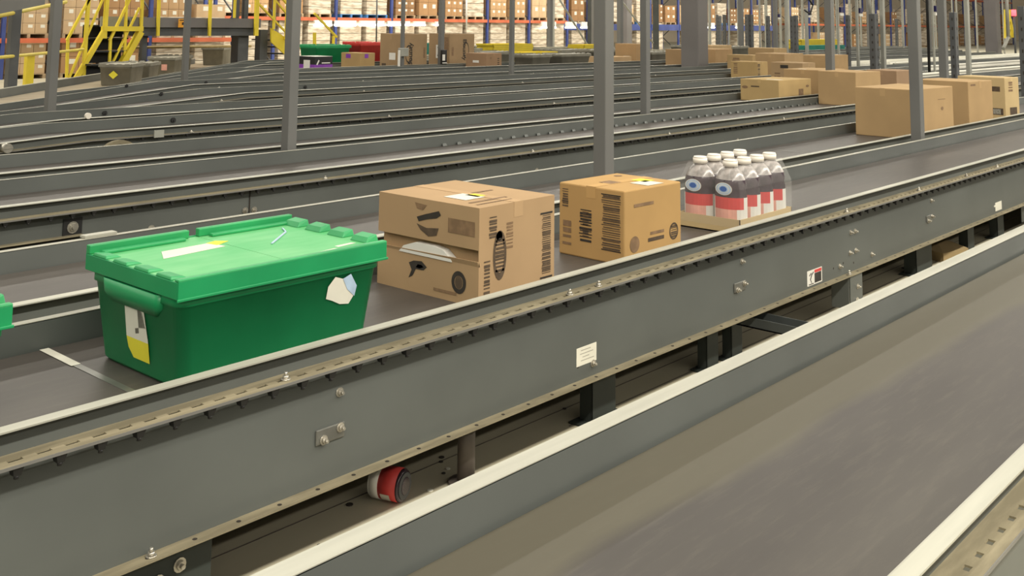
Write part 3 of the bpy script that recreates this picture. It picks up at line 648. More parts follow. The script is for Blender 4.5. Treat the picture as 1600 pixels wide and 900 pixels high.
# ------------------------------------------------------------------ totes (attached-lid crates)
def rrect(w, d, r, z, n=4):
    out = []
    for cx, cy, a0 in ((w/2-r,d/2-r,0),(-w/2+r,d/2-r,90),(-w/2+r,-d/2+r,180),(w/2-r,-d/2+r,270)):
        for k in range(n+1):
            t = math.radians(a0+90*k/n); out.append((cx+r*math.cos(t), cy+r*math.sin(t), z))
    return out
def tote(label, x, y, zb, L, W, H, rz, mb_, ml, name='lidded_tote', lid=True, group=None, fine=False, cat='tote'):
    r = empty(name, (x,y,zb), label, cat, group, rz)
    b = MB(); bl, bw = L*.875, W*.86; tl, tw = L*.955, W*.93
    zt = H-.05 if lid else H
    b.rings([rrect(bl-.02,bw-.02,.03,0), rrect(bl,bw,.035,.012), rrect(tl,tw,.035,zt-.035), rrect(tl+.012,tw+.012,.035,zt-.033), rrect(tl+.012,tw+.012,.035,zt)], 0)
    bo = b.build('tote_body', M[mb_], r)
    if fine:   # ribs, end hand grip
        for sx in (-1,1):
            g_ = MB(); g_.rings([rrect(.02,W*.50,.009,zt-.075), rrect(.044,W*.60,.020,zt-.050), rrect(.050,W*.62,.022,zt-.012)], smooth=True)
            g_.build('hand_grip', M[mb_], r, loc=(sx*(tl/2-.008),0,0))
    if lid:
        l = MB()
        l.box(-L/2,-W/2,H-.058,L/2,-W/2+.006,H-.008); l.box(-L/2,W/2-.006,H-.058,L/2,W/2,H-.008)
        l.box(-L/2,-W/2+.006,H-.058,-L/2+.006,W/2-.006,H-.012); l.box(L/2-.006,-W/2+.006,H-.058,L/2,W/2-.006,H-.012)
        l.box(-L/2-.004,-W/2-.004,H-.062,L/2+.004,-W/2,H-.054)
        l.build('lid_skirt', M[mb_], r, bevel=.002)
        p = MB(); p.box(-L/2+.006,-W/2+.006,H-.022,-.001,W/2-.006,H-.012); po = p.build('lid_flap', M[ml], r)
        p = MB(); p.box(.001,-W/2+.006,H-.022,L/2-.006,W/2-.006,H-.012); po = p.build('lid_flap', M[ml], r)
        e = MB()
        for s0, s1 in ((-L/2,-.035),(.0,L/2)):     # raised hinge ridge on the far side, in two lengths
            e.box(s0,W/2-.022,H-.012,s1,W/2,H+.014); e.box(s0+.03,W/2-.055,H-.012,s1-.03,W/2-.030,H-.002)
        e.box(-L/2,-W/2,H-.012,L/2,-W/2+.022,H-.004)
        for k in range(4):                          # castellated stacking lugs at both ends
            yy = -W/2+.04+k*(W-.09)/3.6
            e.hexa([(L/2-.052,yy,H-.012),(L/2,yy,H-.012),(L/2,yy+W*.16,H-.012),(L/2-.052,yy+W*.16,H-.012),(L/2-.040,yy+.006,H+.004),(L/2-.004,yy+.006,H+.010),(L/2-.004,yy+W*.16-.006,H+.010),(L/2-.040,yy+W*.16-.006,H+.004)])
            e.hexa([(-L/2,yy,H-.012),(-L/2+.052,yy,H-.012),(-L/2+.052,yy+W*.16,H-.012),(-L/2,yy+W*.16,H-.012),(-L/2+.004,yy+.006,H-.002),(-L/2+.040,yy+.006,H-.006),(-L/2+.040,yy+W*.16-.006,H-.006),(-L/2+.004,yy+W*.16-.006,H-.002)])
        e.build('lid_lugs', M[mb_] if not fine else M['greenm'], r, bevel=.003)
    return r
M['greenm'] = mat('green_lid_rim', (.020,.30,.095), .42, 0, .1, 5)
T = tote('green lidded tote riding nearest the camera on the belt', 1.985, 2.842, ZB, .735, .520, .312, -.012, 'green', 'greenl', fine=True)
# tote stickers
l = MB(); l.hexa([(-.245,.03,.3004),(-.02,.055,.3004),(-.03,.13,.3004),(-.20,.12,.3004),(-.245,.03,.3012),(-.02,.055,.3012),(-.03,.13,.3012),(-.20,.12,.3012)]); l.build('lid_label', M['paper'], T, label='white label on the lid')
l = MB(); l.hexa([(-.03,.085,.3005),(.03,.115,.3005),(.0,.145,.3005),(-.04,.132,.3005),(-.03,.085,.3014),(.03,.115,.3014),(.0,.145,.3014),(-.04,.132,.3014)]); l.build('lid_label', M['ylab'], T, label='yellow end of the lid label')
def endp(y, z):        # point on the sloping left end of the tote body
    t = (z-.012)/.215; return (-(.735*.875+(.735*.955-.735*.875)*t)/2-.0035, y, z)
l = MB(); l.quad([endp(.05,.235),endp(-.02,.235),endp(-.055,.19),endp(-.068,.10),endp(.052,.10)]); l.build('end_label', M['paper'], T, label='white sticker on the end')
l = MB(); l.quad([endp(.052,.10),endp(-.068,.10),endp(-.068,.045),endp(.02,.045),endp(.045,.07)]); l.build('end_label', M['ylab'], T, label='yellow lower half of the end sticker')
l = MB(); l.quad([endp(-.02,.20),endp(-.05,.175),endp(-.058,.14),endp(-.02,.135)]); l.quad([endp(.0,.13),endp(-.02,.135),endp(-.02,.12),endp(.0,.115)]); l.build('label_tear', M['gtote'], T)
def sidep(x, z):
    t = (z-.012)/.215; return (x, -(.520*.86+(.520*.93-.520*.86)*t)/2-.004, z)
l = MB(); l.quad([sidep(.150,.20),sidep(.175,.225),sidep(.205,.215),sidep(.225,.22),sidep(.245,.19),sidep(.255,.16),sidep(.235,.135),sidep(.20,.14),sidep(.17,.155),sidep(.145,.165)]); l.build('torn_sticker', M['paper'], T, label='torn white sticker on the long side')
l = MB(); l.quad([(a[0],a[1]-.001,a[2]) for a in (sidep(.205,.215),sidep(.235,.225),sidep(.262,.185),sidep(.255,.155),sidep(.225,.18))]); l.build('torn_sticker', M['bluep2'], T, label='pale blue torn corner')
l = MB(); l.bar((.10,-.02,.303),(.24,.10,.303),.006,.003); l.bar((.24,.10,.303),(.27,.16,.303),.004,.003); l.build('strap_end', M['bluep2'], T, label='thin grey-blue strap lying on the lid')
l = MB(); l.quad([(.10,-.235,.3006),(.22,-.225,.3006),(.20,-.205,.3006),(.11,-.215,.3006)]); l.quad([(.22,-.20,.3006),(.30,-.19,.3006),(.29,-.175,.3006),(.22,-.18,.3006)]); l.build('label_residue', M['paper'], T)
tote('green tote cut off by the left edge of the view', .915, 2.90, ZB, .60, .46, .312, 0, 'green', 'greenl', fine=True)
# totes on the oblique conveyor and far lanes
def ontake(s, t=.66): 
    D = Vector((.70,.714)).normalized(); return (4.2+D.x*s-D.y*t, 11.75+D.y*s+D.x*t)
q = ontake(9.15,.52); tA = tote('grey tote with a yellow diamond sticker on the pale belt', q[0], q[1], .52, .92, .60, .40, .79, 'gtote', 'gtotel')
q = ontake(10.7,.60); tote('grey tote right behind the one with the diamond sticker', q[0], q[1], .52, .80, .60, .36, .79, 'gtote', 'gtotel')
q = ontake(13.2,.60); tB = tote('long grey tote with pink and cream labels on the oblique belt', q[0], q[1], .52, 1.7, .60, .40, .79, 'gtote', 'gtotel')
q = ontake(18.6,.60); tote('grey tote under the mezzanine at the end of the oblique belt', q[0], q[1], .52, 1.7, .60, .48, .79, 'gtote', 'gtotel')
def end_sticker(t, L, y, z, m, dia, lab):
    x = -L*.9325/2-.012; b = MB()
    if dia: b.quad([(x,y,z-.075),(x,y-.085,z),(x,y,z+.075),(x,y+.085,z)])
    else: b.quad([(x,y-.06,z-.065),(x,y+.06,z-.065),(x-.005,y+.06,z+.065),(x-.005,y-.06,z+.065)])
    b.build('end_sticker', M[m], t, label=lab)
end_sticker(tA, .92, .03, .20, 'ylab', True, 'yellow diamond sticker')
end_sticker(tB, 1.7, .16, .18, 'paper', False, 'cream square sticker'); end_sticker(tB, 1.7, -.06, .18, 'pink', False, 'pink sticker')
tote('dark green tote behind the black and purple box', 15.15, 18.82, ZB, 1.0, .62, .46, .02, 'green', 'green')
tote('red tote behind the purple-print carton', 16.30, 18.82, ZB, .80, .62, .51, .02, 'red', 'red')
G4 = 'grey totes standing in line on a far belt'
for i, (x, ln) in enumerate(((18.68,.70),(19.95,1.15),(23.5,.8))):
    tote('grey lidded tote in line on a far belt left of the mid-view column', x, 15.75, ZB, ln, .60, .29, 0, 'gtote', 'gtotel', group=G4)
for i, (x, y) in enumerate(((18.6,17.01),(21.5,17.01),(22.9,17.01),(24.4,17.01),(30.2,18.82),(28.0,17.01),(31.8,18.82),(30.0,17.01))):
    tote('grey lidded tote in the crowded rear rows behind the carton lanes', x, y, ZB, 1.1, .60, .32+.02*(i%2), .03*((i%3)-1), 'gtote', 'gtotel', group='grey totes in the rear rows')
def lids(label, x0, y0, zb, L, W, n, m, group=None):
    """a nest of tote lids: thin rimmed trays stacked on each other"""
    r = empty('tote_lid_stack', (x0,y0,zb), label, 'tote lids', group)
    for i in range(n):
        b = MB(); z = i*.05; o = .02*math.sin(i*2.1)
        b.box(-L/2+o,-W/2,z+.012,L/2+o,W/2,z+.02); b.box(-L/2+o,-W/2,z,L/2+o,-W/2+.01,z+.045); b.box(-L/2+o,W/2-.01,z,L/2+o,W/2,z+.045)
        b.box(-L/2+o,-W/2,z,-L/2+o+.01,W/2,z+.045); b.box(L/2+o-.01,-W/2,z,L/2+o,W/2,z+.045)
        b.build('lid', M[m], r)
    return r
lids('yellow tote lids behind the grey totes, lower stack', 20.1, 17.01, ZB, 1.45, .60, 6, 'yellow')
lids('yellow tote lids behind the grey totes, upper stack left of the mid-view column', 21.2, 18.82, ZB, 1.6, .60, 9, 'yellow')
lids('yellow tote lids right beside the mid-view column', 24.9, 18.82, ZB, 1.3, .60, 8, 'yellow')
lids('teal green lids behind the right paper-towel carton', 19.6, 19.95, ZB, 1.5, .6, 9, 'teal')
lids('yellow lids glimpsed between the far right posts', 42.0, 19.95, ZB, 3.6, .6, 9, 'yellow')
lids('green lids under the yellow ones between the far right posts', 40.0, 18.82, ZB, 3.6, .6, 5, 'teal')
for i, (x, y, L_) in enumerate(((17.9,18.82,1.1),(19.4,18.82,1.2),(23.2,18.82,1.2),(26.6,18.82,1.5),(28.6,18.82,1.5),(22.0,19.95,2.2),(25,19.95,2.2))):
    lids('nest of pale grey tote lids in the rear rows', x, y, ZB, L_, .60, 4+(i*3)%4, 'gtotel', 'pale grey lid nests in the rear rows')
# ------------------------------------------------------------------ pack of juice bottles
def bottle_pack():
    X0, X1, Y0, Y1 = 4.655, 5.190, 2.612, 2.955
    r = empty('bottle_pack', ((X0+X1)/2,(Y0+Y1)/2,ZB), 'shrink-wrapped pack of eight dark juice bottles with white caps', 'bottle pack')
    w, d = X1-X0, Y1-Y0
    b = MB(); b.box(-w/2,-d/2,0,w/2,d/2,.006)
    for q in ((-w/2,-d/2,-w/2+.004,d/2),(w/2-.004,-d/2,w/2,d/2),(-w/2,-d/2,w/2,-d/2+.004),(-w/2,d/2-.004,w/2,d/2)): b.box(q[0],q[1],0,q[2],q[3],.070)
    b.build('cardboard_tray', card((.50,.38,.20)), r)
    n = 20; rx, ry = w/8*.97, d/4*.96
    prof = [(.80,.008),(.95,.02),(1,.05),(1,.185),(.94,.205),(.99,.225),(.92,.250),(.70,.285),(.42,.304),(.30,.312),(.30,.318)]
    first = None
    for i in range(4):
        for j in range(2):
            cx = -w/2+w/8+i*w/4; cy = -d/2+d/4+j*d/2
            bm_ = MB(); rings = [[(rx*s*math.cos(2*math.pi*k/n), ry*s*math.sin(2*math.pi*k/n), z) for k in range(n)] for s, z in prof]
            bm_.rings(rings, mis=[0,0,0,0,0,0,1,1,1,1])
            o = bm_.build('juice_bottle', [M['juice'], M['clearp']], r, loc=(cx,cy,0))
            c = MB(); c.tube((0,0,.310),(0,0,.336),.036,20); c.tube((0,0,.336),(0,0,.343),.036,20,0,.031)
            c.build('bottle_cap', M['cap'], o)
            l = MB(); nn = 24
            for k in range(nn):
                a0, a1 = 2*math.pi*k/nn, 2*math.pi*(k+1)/nn; am = math.degrees((a0+a1)/2)
                for z0, z1, hi in ((.050,.112,0),(.112,.168,1)):
                    if 135 < am < 225: mi = 1 if hi else 2          # side facing down the belt: red over white and pink
                    elif hi and (225 <= am < 248): mi = 1
                    else: mi = 0
                    l.quad([(rx*1.015*math.cos(a),ry*1.015*math.sin(a),z) for a, z in ((a0,z0),(a1,z0),(a1,z1),(a0,z1))], mi)
            l.build('bottle_label', [M['white'], M['redlab'], M['pink']], o)
            if i == 0:
                e = MB()
                for rr, mi, off in ((1.0,1,0),(.88,0,.001),(.70,1,.002),(.60,0,.003),(.42,2,.004)):
                    e.quad([(-rx*.96-.006-off, .046*rr*math.cos(t*math.pi/10), .208+.030*rr*math.sin(t*math.pi/10)) for t in range(20)], mi)
                e.build('oval_emblem', [M['bluep2'], M['white'], M['bluem']], o)
    f = MB(); top = [(-w/2+.025,-d/2+.040,.318),(w/2-.025,-d/2+.040,.318),(w/2-.025,d/2-.040,.318),(-w/2+.025,d/2-.040,.318)]
    m_ = [(-w/2-.002,-d/2-.002,.21),(w/2+.002,-d/2-.002,.21),(w/2+.002,d/2+.002,.21),(-w/2-.002,d/2+.002,.21)]; lo = [(x,y,.03) for x,y,_ in m_]
    f.rings([lo, m_, top], smooth=False, cap=False); f.build('shrink_film', M['film'], r)
    return r
bottle_pack()
# ------------------------------------------------------------------ things on the floor under C1
r = empty('plastic_jar', (2.50,2.70,FZ), 'red-labelled jar with white cap lying on the floor under the belt', 'jar', None, math.radians(-72))
def lyr(b, pr, x0, x1, mi, n=28, mis=None):
    b.tube((x0,0,.0575),(x1,0,.0575),pr[0],n,mi,pr[1])
b = MB(); lyr(b,(.050,.054),-.030,-.022,0); lyr(b,(.056,.056),-.022,.050,0); lyr(b,(.056,.050),.050,.060,1); b.build('jar_body', [M['redlab'], M['juice']], r)
b = MB(); lyr(b,(.054,.0575),-.064,-.058,0); lyr(b,(.0575,.0575),-.058,-.022,0); b.build('jar_cap', M['white'], r)
b = MB(); lyr(b,(.046,.044),.060,.064,0); lyr(b,(.030,.028),.064,.066,1); b.build('jar_base', [M['steel'], M['juice']], r, label='dark ridged base')
b = MB()
for k in range(4):
    a0, a1 = math.radians(200+k*10), math.radians(210+k*10)
    b.quad([(x, .0566*math.cos(a)*1.0, .0575+.0566*math.sin(a)*1.0) for x, a in ((-.012,a0),(.025,a0),(.025,a1),(-.012,a1))])
b.build('jar_label', M['paper'], r); r.scale = (.9,.9,.9)
b = MB(); b.hexa([(x_*.886, y_*.886, FZ+z_) for x_, y_, z_ in ((2.80,2.86,.0),(2.90,2.83,.0),(2.91,2.88,.0),(2.83,2.92,.0),(2.80,2.86,.015),(2.89,2.83,.008),(2.91,2.88,.022),(2.83,2.92,.012))])
tag(b.build('paper_scrap', M['paper']), 'crumpled white paper scrap on the floor right of the red jar', 'paper scrap')
b = MB(); b.hexa([(x_*.886, y_*.886, FZ+z_) for x_, y_, z_ in ((8.3,2.95,.0),(8.7,2.90,.0),(8.8,3.2,.0),(8.4,3.25,.0),(8.3,2.95,.06),(8.7,2.90,.05),(8.8,3.2,.09),(8.4,3.25,.07))])
tag(b.build('carton_scrap', card((.30,.22,.11))), 'flattened brown carton scrap on the floor near the far legs', 'carton scrap')
b = MB()
for u, v, s in ((700,733,.008),(690,715,.010),(689,722,.008),(693,740,.007),(546,789,.012),(672,767,.010),(499,853,.008),(882,639,.008),(1412,419,.015),(620,733,.006)):
    p = on_z(u, v, FZ); b.tube((p.x,p.y,FZ),(p.x,p.y,FZ+.003),s,8,1 if u in (700,672) else 0)
tag(b.build('floor_debris', [M['ink'], M['paper']]), 'specks of dirt and crumbs on the concrete under the belt', 'debris', kind='stuff')
# ------------------------------------------------------------------ mezzanine, stairs and railings at upper left
YS = 22.0
P = lambda u, v, y=YS: on_y(u, v, y)
r = empty('mezzanine_platform', (0,0,0), 'grey mezzanine walkway with deep fascia at upper left', 'platform')
a, c = P(205,28), P(408,28)
b = MB(); b.box(a.x, YS, P(300,43).z, c.x, YS+.06, P(300,28).z); b.build('fascia', M['colb'], r)
b = MB(); b.box(a.x+.1, YS+.10, P(300,56).z, c.x, YS+.25, P(300,43).z); b.build('floor_beam', M['steel'], r)
b = MB(); b.box(a.x+.1,YS+2.0,P(300,56).z,c.x,YS+2.15,P(300,43).z); b.build('floor_beam', M['steel'], r)
b = MB(); b.box(a.x, YS+.06, P(300,30).z-.04, c.x, YS+2.3, P(300,30).z); b.build('deck', M['galv'], r)
for u, v, wd in ((380,78,.30),(226,75,.12),(412,75,.22)):
    p = P(u, v, YS+.3); b = MB(); b.box(p.x-wd/2, YS+.3, FZ, p.x+wd/2, YS+.3+wd, P(300,43).z-.05); b.build('column', M['steel'], r)
for u in (370,384):
    p = P(u, 40, YS+1); b = MB(); b.box(p.x-.06,YS+1,1.75,p.x+.06,YS+1.12,4); b.build('upper_post', M['steel'], r)
def ybars(root, lst, name='rail', y=YS-.05):
    for (u0,v0,u1,v1,t) in lst:
        b = MB(); b.bar(on_y(u0,v0,y), on_y(u1,v1,y), t, t*.8); b.build(name, M['yellow'], root)
rl = empty('guard_railing', (0,0,0), 'yellow guard posts and rail along the mezzanine edge', 'railing')
ybars(rl, ((246.5,56,249,-14,.065),(293,28,295,-14,.055),(327,56,329.5,-14,.065),(366,28,368,-14,.055),(398.5,56,401,-14,.065)), 'post')
ybars(rl, ((249,-14,402,-12,.05),))
b = MB(); s0, s1 = P(278.5,43,YS-.1), P(291,29.5,YS-.1)
so = empty('warning_sign', (0,0,0), 'small orange warning plate hanging on the mezzanine fascia', 'sign')
b.box(s0.x,YS-.1,s0.z,s1.x,YS-.09,s1.z); b.build('plate', mat('orange_sign',(.75,.33,.02),.5), so, bevel=.01)
b = MB(); b.box(s0.x+.03,YS-.104,s1.z-.045,s1.x-.02,YS-.1,s1.z-.025); b.box(s0.x+.09,YS-.104,s0.z+.06,s1.x-.02,YS-.1,s0.z+.12); b.build('printed_marks', M['ink'], so)
# left flight
st = empty('staircase', (0,0,0), 'yellow staircase with black treads climbing to the mezzanine at left', 'staircase')
dz = .275
for k in range(7):
    z = .46+dz*k-.0; x0 = 11.05+.115*k; y0 = YS-.35+.28*k-.28
    if z > 1.72: break
    b = MB(); b.box(x0, y0, z, x0+.78+.04*k, y0+.30, z+.035); b.box(x0, y0+.28, z-.24, x0+.78+.04*k, y0+.30, z); b.build('tread', M['tread'], st)
    b = MB(); b.box(x0, y0-.004, z+.028, x0+.78+.04*k, y0, z+.036); b.build('nosing', M['galv'], st)
ybars(st, ((104,121,106,62,.055),(130,121,139,-14,.075),(163,60,168,-14,.085),(171,100,172.5,62,.055),(194,98,198.5,-14,.055),(220,58,223,-14,.06)), 'post')
ybars(st, ((104.5,63,144,-10,.06),(107,124,166,-14,.05),(171.5,63,207,-10,.06),(176,98,218,12,.05)), 'handrail')
ybars(st, ((190,100,219,50,.16),(118,124,165,44,.11)), 'stringer')
ybars(st, ((160,45,222,45,.13),), 'landing_nose')
b = MB(); b.box(P(165,30).x, YS+.2, P(200,42).z, P(222,30).x, YS+.24, P(200,26).z); b.build('kick_panel', M['light'], st)
# right flight
st2 = empty('staircase', (0,0,0), 'yellow stair flight descending right from the mezzanine behind the column', 'staircase')
b = MB(); q = [P(424,44), P(448.5,60), P(448.5,88), P(424,66)]
b.hexa([q[3],q[2],(q[2].x,YS+.05,q[2].z),(q[3].x,YS+.05,q[3].z),q[0],q[1],(q[1].x,YS+.05,q[1].z),(q[0].x,YS+.05,q[0].z)]); b.build('stringer', M['yellow'], st2)
ybars(st2, ((427.5,46,430,-12,.06),(446,62,448.5,8,.055),(520.5,80,521.5,56,.06),(491.5,80,491.5,51,.07),(401,56,403,-14,.07)), 'post')
ybars(st2, ((404,6,448,52,.05),(428,-2,450,24,.05),(438,-6,451,9,.06),(491,21,526,58,.06),(447,52,470,76,.05)), 'handrail')
for k in range(5):
    p = P(430+k*11, 62+k*11); b = MB(); b.box(p.x, YS+.1, p.z-.03, p.x+.28, YS+1.0, p.z); b.build('tread', M['tread'], st2)
# pipe barrier beyond the pale belt and conveyor frame overhead
pr = empty('pipe_barrier', (0,0,0), 'yellow pipe barrier crossing the upper left corner', 'railing')
def ytube(u0,v0,y0,u1,v1,y1,r_,nm='rail',m='yellowd',par=pr):
    b = MB(); b.tube(on_y(u0,v0,y0), on_y(u1,v1,y1), r_, 12); b.build(nm, M[m], par)
ytube(-25,30,17.5,103,3,20.5,.035); ytube(-25,92,17.5,114,79,20.8,.028); ytube(114,79,20.8,130,77,21.3,.028)
for u, v0, v1, y in ((49,84,142,19.2),):
    a = on_y(u,v0,y); b = MB(); b.box(a.x-.07,y,FZ,a.x+.07,y+.12,a.z); b.build('post', M['yellow'], pr)
b = MB(); b.tube(on_y(150,75,24.5), on_y(392,72,24.5), .035, 12); tag(b.build('barrier_rail', mat('olive_rail',(.30,.22,.08),.6)), 'olive horizontal pipe rail below the mezzanine', 'railing')
b = MB(); A, B_ = on_y(-30,28,15.8), on_y(70,7,17.2)
b.hexa([A, B_, (B_.x,B_.y+.06,B_.z), (A.x,A.y+.06,A.z), (A.x,A.y,A.z+.42),(B_.x,B_.y,B_.z+.42),(B_.x,B_.y+.06,B_.z+.42),(A.x,A.y+.06,A.z+.42)])
hc = tag(b.build('overhead_conveyor_frame', M['col']), 'inclined grey conveyor side frame in the top left corner', 'conveyor frame')
b = MB(); a = on_y(26,22,18.4); b.box(a.x-.07,18.4,FZ,a.x+.09,18.55,a.z+.3); b.build('support_post', M['steel'], hc)
# ------------------------------------------------------------------ pallet racks with goods
LOADS = 0
def upright(root, x, y, z1, m='blue', depth=1.07, brace=True):
    b = MB(); b.box(x-.05,y,FZ,x+.05,y+.08,z1); b.box(x-.05,y+depth-.08,FZ,x+.05,y+depth,z1)
    b.build('upright', M[m], root)
    if brace:
        b = MB(); k = .3; s = 0
        while k < z1-.9:
            b.bar((x,y+.04,k) if not s else (x,y+depth-.04,k),(x,y+depth-.04,k+.8) if not s else (x,y+.04,k+.8),.035); k += .8; s ^= 1
        b.build('brace', M['steel'], root)
def rack(name, label, y, xs, levels, zt, beam='orange', m='blue', bh=.12):
    root = empty(name, (0,0,0), label, 'rack')
    for x in xs: upright(root, x, y, zt, m)
    for zl in levels:
        for xa, xb in zip(xs[:-1], xs[1:]):
            b = MB(); b.box(xa+.05,y-.02,zl-bh,xb-.05,y+.03,zl); b.box(xa+.05,y+1.04,zl-bh,xb-.05,y+1.09,zl); b.build('beam', M[beam], root)
    return root
pal = None
def pallet(x, y, z, m='wood', label='', group=None):
    global pal
    key = m
    r = empty('wooden_pallet', (x,y,z), label, 'pallet', group)
    b = MB()
    for k in range(5): b.box(-.5, -.5+.22*k, .10, .5, -.5+.22*k+.12, .12)
    for k in range(3): b.box(-.5+.46*k-.0, -.5, 0, -.5+.46*k+.08, .5, .10)
    b.build('deck_boards', M[m], r)
    return r
protos = {}
def goods(x, y, z, kind, zone):
    """one pallet with its load: individual cartons, or a shrink wrapped stack"""
    global LOADS
    LOADS += 1
    pm = 'bluep' if kind == 'b' else 'wood'
    if ('p',pm) not in protos:
        protos[('p',pm)] = pallet(x,y,z,pm,'%s pallet under the goods in the far racks' % ('blue' if pm=='bluep' else 'wooden'), '%s pallets in the racks' % ('blue' if pm=='bluep' else 'wooden'))
    else: clone(protos[('p',pm)], (x,y,z))
    if kind in ('w','b'):
        h = 1.5 if z < .5 else random.choice((1.1,1.3,.95)); key = ('w', h, zone)
        if key not in protos:
            b = MB(); n = int(h/.22)
            for i in range(n):
                o_ = random.uniform(-.008,.008); b.box(-.48+o_,-.48,i*h/n,.48+o_,.48,(i+.94)*h/n)
            o = b.build('wrapped_load', [M['wrap']], loc=(x,y,z+.12)); tag(o, 'pale shrink-wrapped stack of goods on a pallet %s' % zone, 'wrapped load', 'shrink-wrapped loads %s' % zone)
            protos[key] = o
        else: o = protos[key].copy(); COL.objects.link(o); o.location = (x,y,z+.12)
        return
    cols, rows = (3,3) if kind == 'c' else (2,2)
    hh = random.choice((.26,.30,.34)) if kind == 'c' else random.choice((.42,.5))
    tone = random.choice(((.26,.15,.075),(.36,.21,.10),(.42,.27,.14),(.30,.17,.08),(.48,.34,.20)))
    key = ('c', cols, hh, tone, zone)
    for i in range(cols):
        for j in range(rows):
            if key not in protos:
                b = MB(); wd = .96/cols; b.box(-wd/2+.006,-.47,.004,wd/2-.006,.47,hh-.004); b.box(-.02,-.472,hh*.55,wd*.3,-.47,hh*.85,1)
                o = b.build('stock_carton', [card(tone), M['paper']]); tag(o, 'brown stock carton stacked on a pallet %s' % zone, 'box', 'stock cartons %s' % zone); protos[key] = o
                o.location = (x-.48+wd*(i+.5), y, z+.12+hh*j)
            else:
                o = protos[key].copy(); COL.objects.link(o); wd = .96/cols; o.location = (x-.48+wd*(i+.5), y, z+.12+hh*j)
# left rack, close behind the stairs
xs = [8.9,11.6,12.9,15.6,18.3]
rack('pallet_rack', 'blue and orange pallet rack behind the stairs at upper left', 27, xs, (1.22,3.4), 4.6)
zone = 'behind the stairs'
for xa, xb in zip(xs[:-1], xs[1:]):
    n = 2 if xb-xa > 2 else 1
    for i in range(n):
        x = xa+.72+i*1.22 if n == 2 else (xa+xb)/2
        goods(x, 27.55, 1.22, random.choice('cdcc'), zone); goods(x, 27.55, FZ, random.choice('cdw'), zone)
# main rack run beyond the lanes
zone = 'beyond the rear lanes'
xs = [18.6+2.6*i for i in range(8)]
rack('pallet_rack', 'long blue and orange pallet rack above the paper-towel cartons', 29, xs, (1.86,4.0), 5.2)
pat = 'wcdwbbcdcwccdwcdbw'
for i, (xa, xb) in enumerate(zip(xs[:-1], xs[1:])):
    for j in range(2):
        goods(xa+.72+j*1.2, 29.55, 1.86, pat[(2*i+j) % len(pat)], zone)
        goods(xa+.72+j*1.2, 29.55, FZ, 'w', zone)
xs = [37.0+2.6*i for i in range(9)]
rack('pallet_rack', 'blue-beamed rack run behind the mid-view column', 30, xs, (1.74,4.0), 5.2, 'blue', bh=.30)
for i, (xa, xb) in enumerate(zip(xs[:-1], xs[1:])):
    for j in range(2):
        goods(xa+.72+j*1.2, 30.55, 1.74, 'cdcwdb'[(2*i+j) % 6], 'on the blue-beamed rack')
        if (i+j) % 2: goods(xa+.72+j*1.2, 30.55, FZ, 'w', 'on the blue-beamed rack')
xs = [62.0+2.7*i for i in range(18)]
rack('pallet_rack', 'farthest rack run at the right side of the hall', 31, xs, (1.9,4.2), 5.2, 'orange')
for i, (xa, xb) in enumerate(zip(xs[:-1], xs[1:])):
    goods(xa+.8, 31.55, 1.9, 'cwdw'[i % 4], 'in the farthest rack'); goods(xa+2.0, 31.55, FZ, 'wc'[i % 2], 'in the farthest rack')
# strip lamps under the first beam level
for i, (u0, u1) in enumerate(((491,518),(523,556),(562,600),(606,640),(646,664),(680,690),(846,868),(884,900),(1101,1116),(908,936),(1150,1160),(1236,1246))):
    z = 39 if u0 < 700 else 43
    a, c = on_y(u0, z, 28.93), on_y(u1, z, 28.93)
    b = MB(); b.tube((a.x,28.93,a.z),(c.x,28.93,c.z),.042,8); o = tag(b.build('strip_lamp', M['tube']), 'lit fluorescent strip under the rack beams in the background', 'lamp', 'lit strips under the rack beams')
    b = MB(); b.box(a.x,28.90,a.z+.05,c.x,28.97,1.76 if u0 < 700 else a.z+.25); b.build('lamp_housing', M['white'], o)
b = MB(); a = on_y(1584,20,12.5); b.tube((a.x,12.5,a.z-.12),(a.x,12.5,a.z+.12),.09,12); rlp = tag(b.build('beacon_lamp', M['redlamp']), 'lit red beacon lamp at the far right', 'lamp')
b = MB(); b.tube((a.x,12.5,FZ),(a.x,12.5,a.z-.12),.04,8); b.build('beacon_pole', M['steel'], rlp)
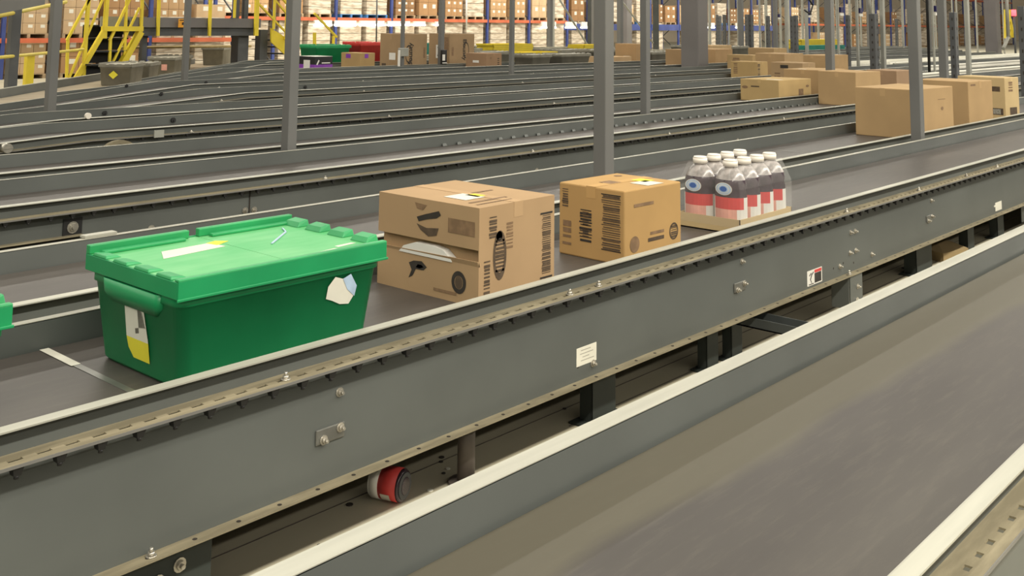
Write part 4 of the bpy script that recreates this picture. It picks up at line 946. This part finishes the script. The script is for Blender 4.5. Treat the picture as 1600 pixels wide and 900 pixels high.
# yellow ladder far right
ld = empty('safety_ladder', (0,0,0), 'small yellow rolling ladder at the far right', 'ladder')
for (u0,v0,u1,v1) in ((1571,15,1571,60),(1577,15,1577,60),(1578,30,1583,58)):
    b = MB(); b.bar(on_y(u0,v0,14.5), on_y(u1,v1,14.5), .12, .1); b.build('side_rail', M['yellow'], ld)
for v in (36,48,57):
    b = MB(); b.bar(on_y(1571,v,14.5), on_y(1577,v,14.5), .1, .12); b.build('rung', M['yellow'], ld)
# ------------------------------------------------------------------ light
def area(name, loc, sx, sy, e, col=(1,.94,.82), rot=(0,0,0)):
    L = bpy.data.lights.new(name, 'AREA'); L.shape = 'RECTANGLE'; L.size = sx; L.size_y = sy; L.energy = e; L.color = col
    o = bpy.data.objects.new(name, L); COL.objects.link(o); o.location = loc; o.rotation_euler = rot
    return o
for y, e in ((-12.6,5000),(-5.0,12000),(3.2,2300),(14,3000),(24,7500)):
    area('ceiling_and_fill_light', (32, y, 9.4), 96, .6, e)
for x in (22,34,46,60): area('ceiling_and_fill_light', (x, 26.4, 4.4), 10, .5, 260, rot=(math.radians(55),0,0))  # added fill strips, tilted at the racks to brighten the background
W = bpy.data.worlds.new('hall_ambient'); S.world = W; W.use_nodes = True
W.node_tree.nodes['Background'].inputs[0].default_value = (1,.95,.84,1); W.node_tree.nodes['Background'].inputs[1].default_value = .30
# ------------------------------------------------------------------ camera
cd = bpy.data.cameras.new('camera'); cam = bpy.data.objects.new('camera', cd); COL.objects.link(cam)
cd.sensor_width = 36; cd.lens = 36*F_/1600; cd.shift_y = -(450-PY)/1600; cd.clip_start = .05; cd.clip_end = 400
R = Matrix(((AX.x, -AX.y, -AX.z, 0), (AY.x, -AY.y, -AY.z, 0), (AZ.x, -AZ.y, -AZ.z, 0), (0,0,0,1)))
cam.matrix_world = Matrix.Translation((0,0,EYE)) @ R
S.camera = cam
S.view_settings.view_transform = 'Standard'; S.view_settings.look = 'None'; S.view_settings.gamma = 1; S.view_settings.exposure = 0
S.view_settings.use_curve_mapping = False
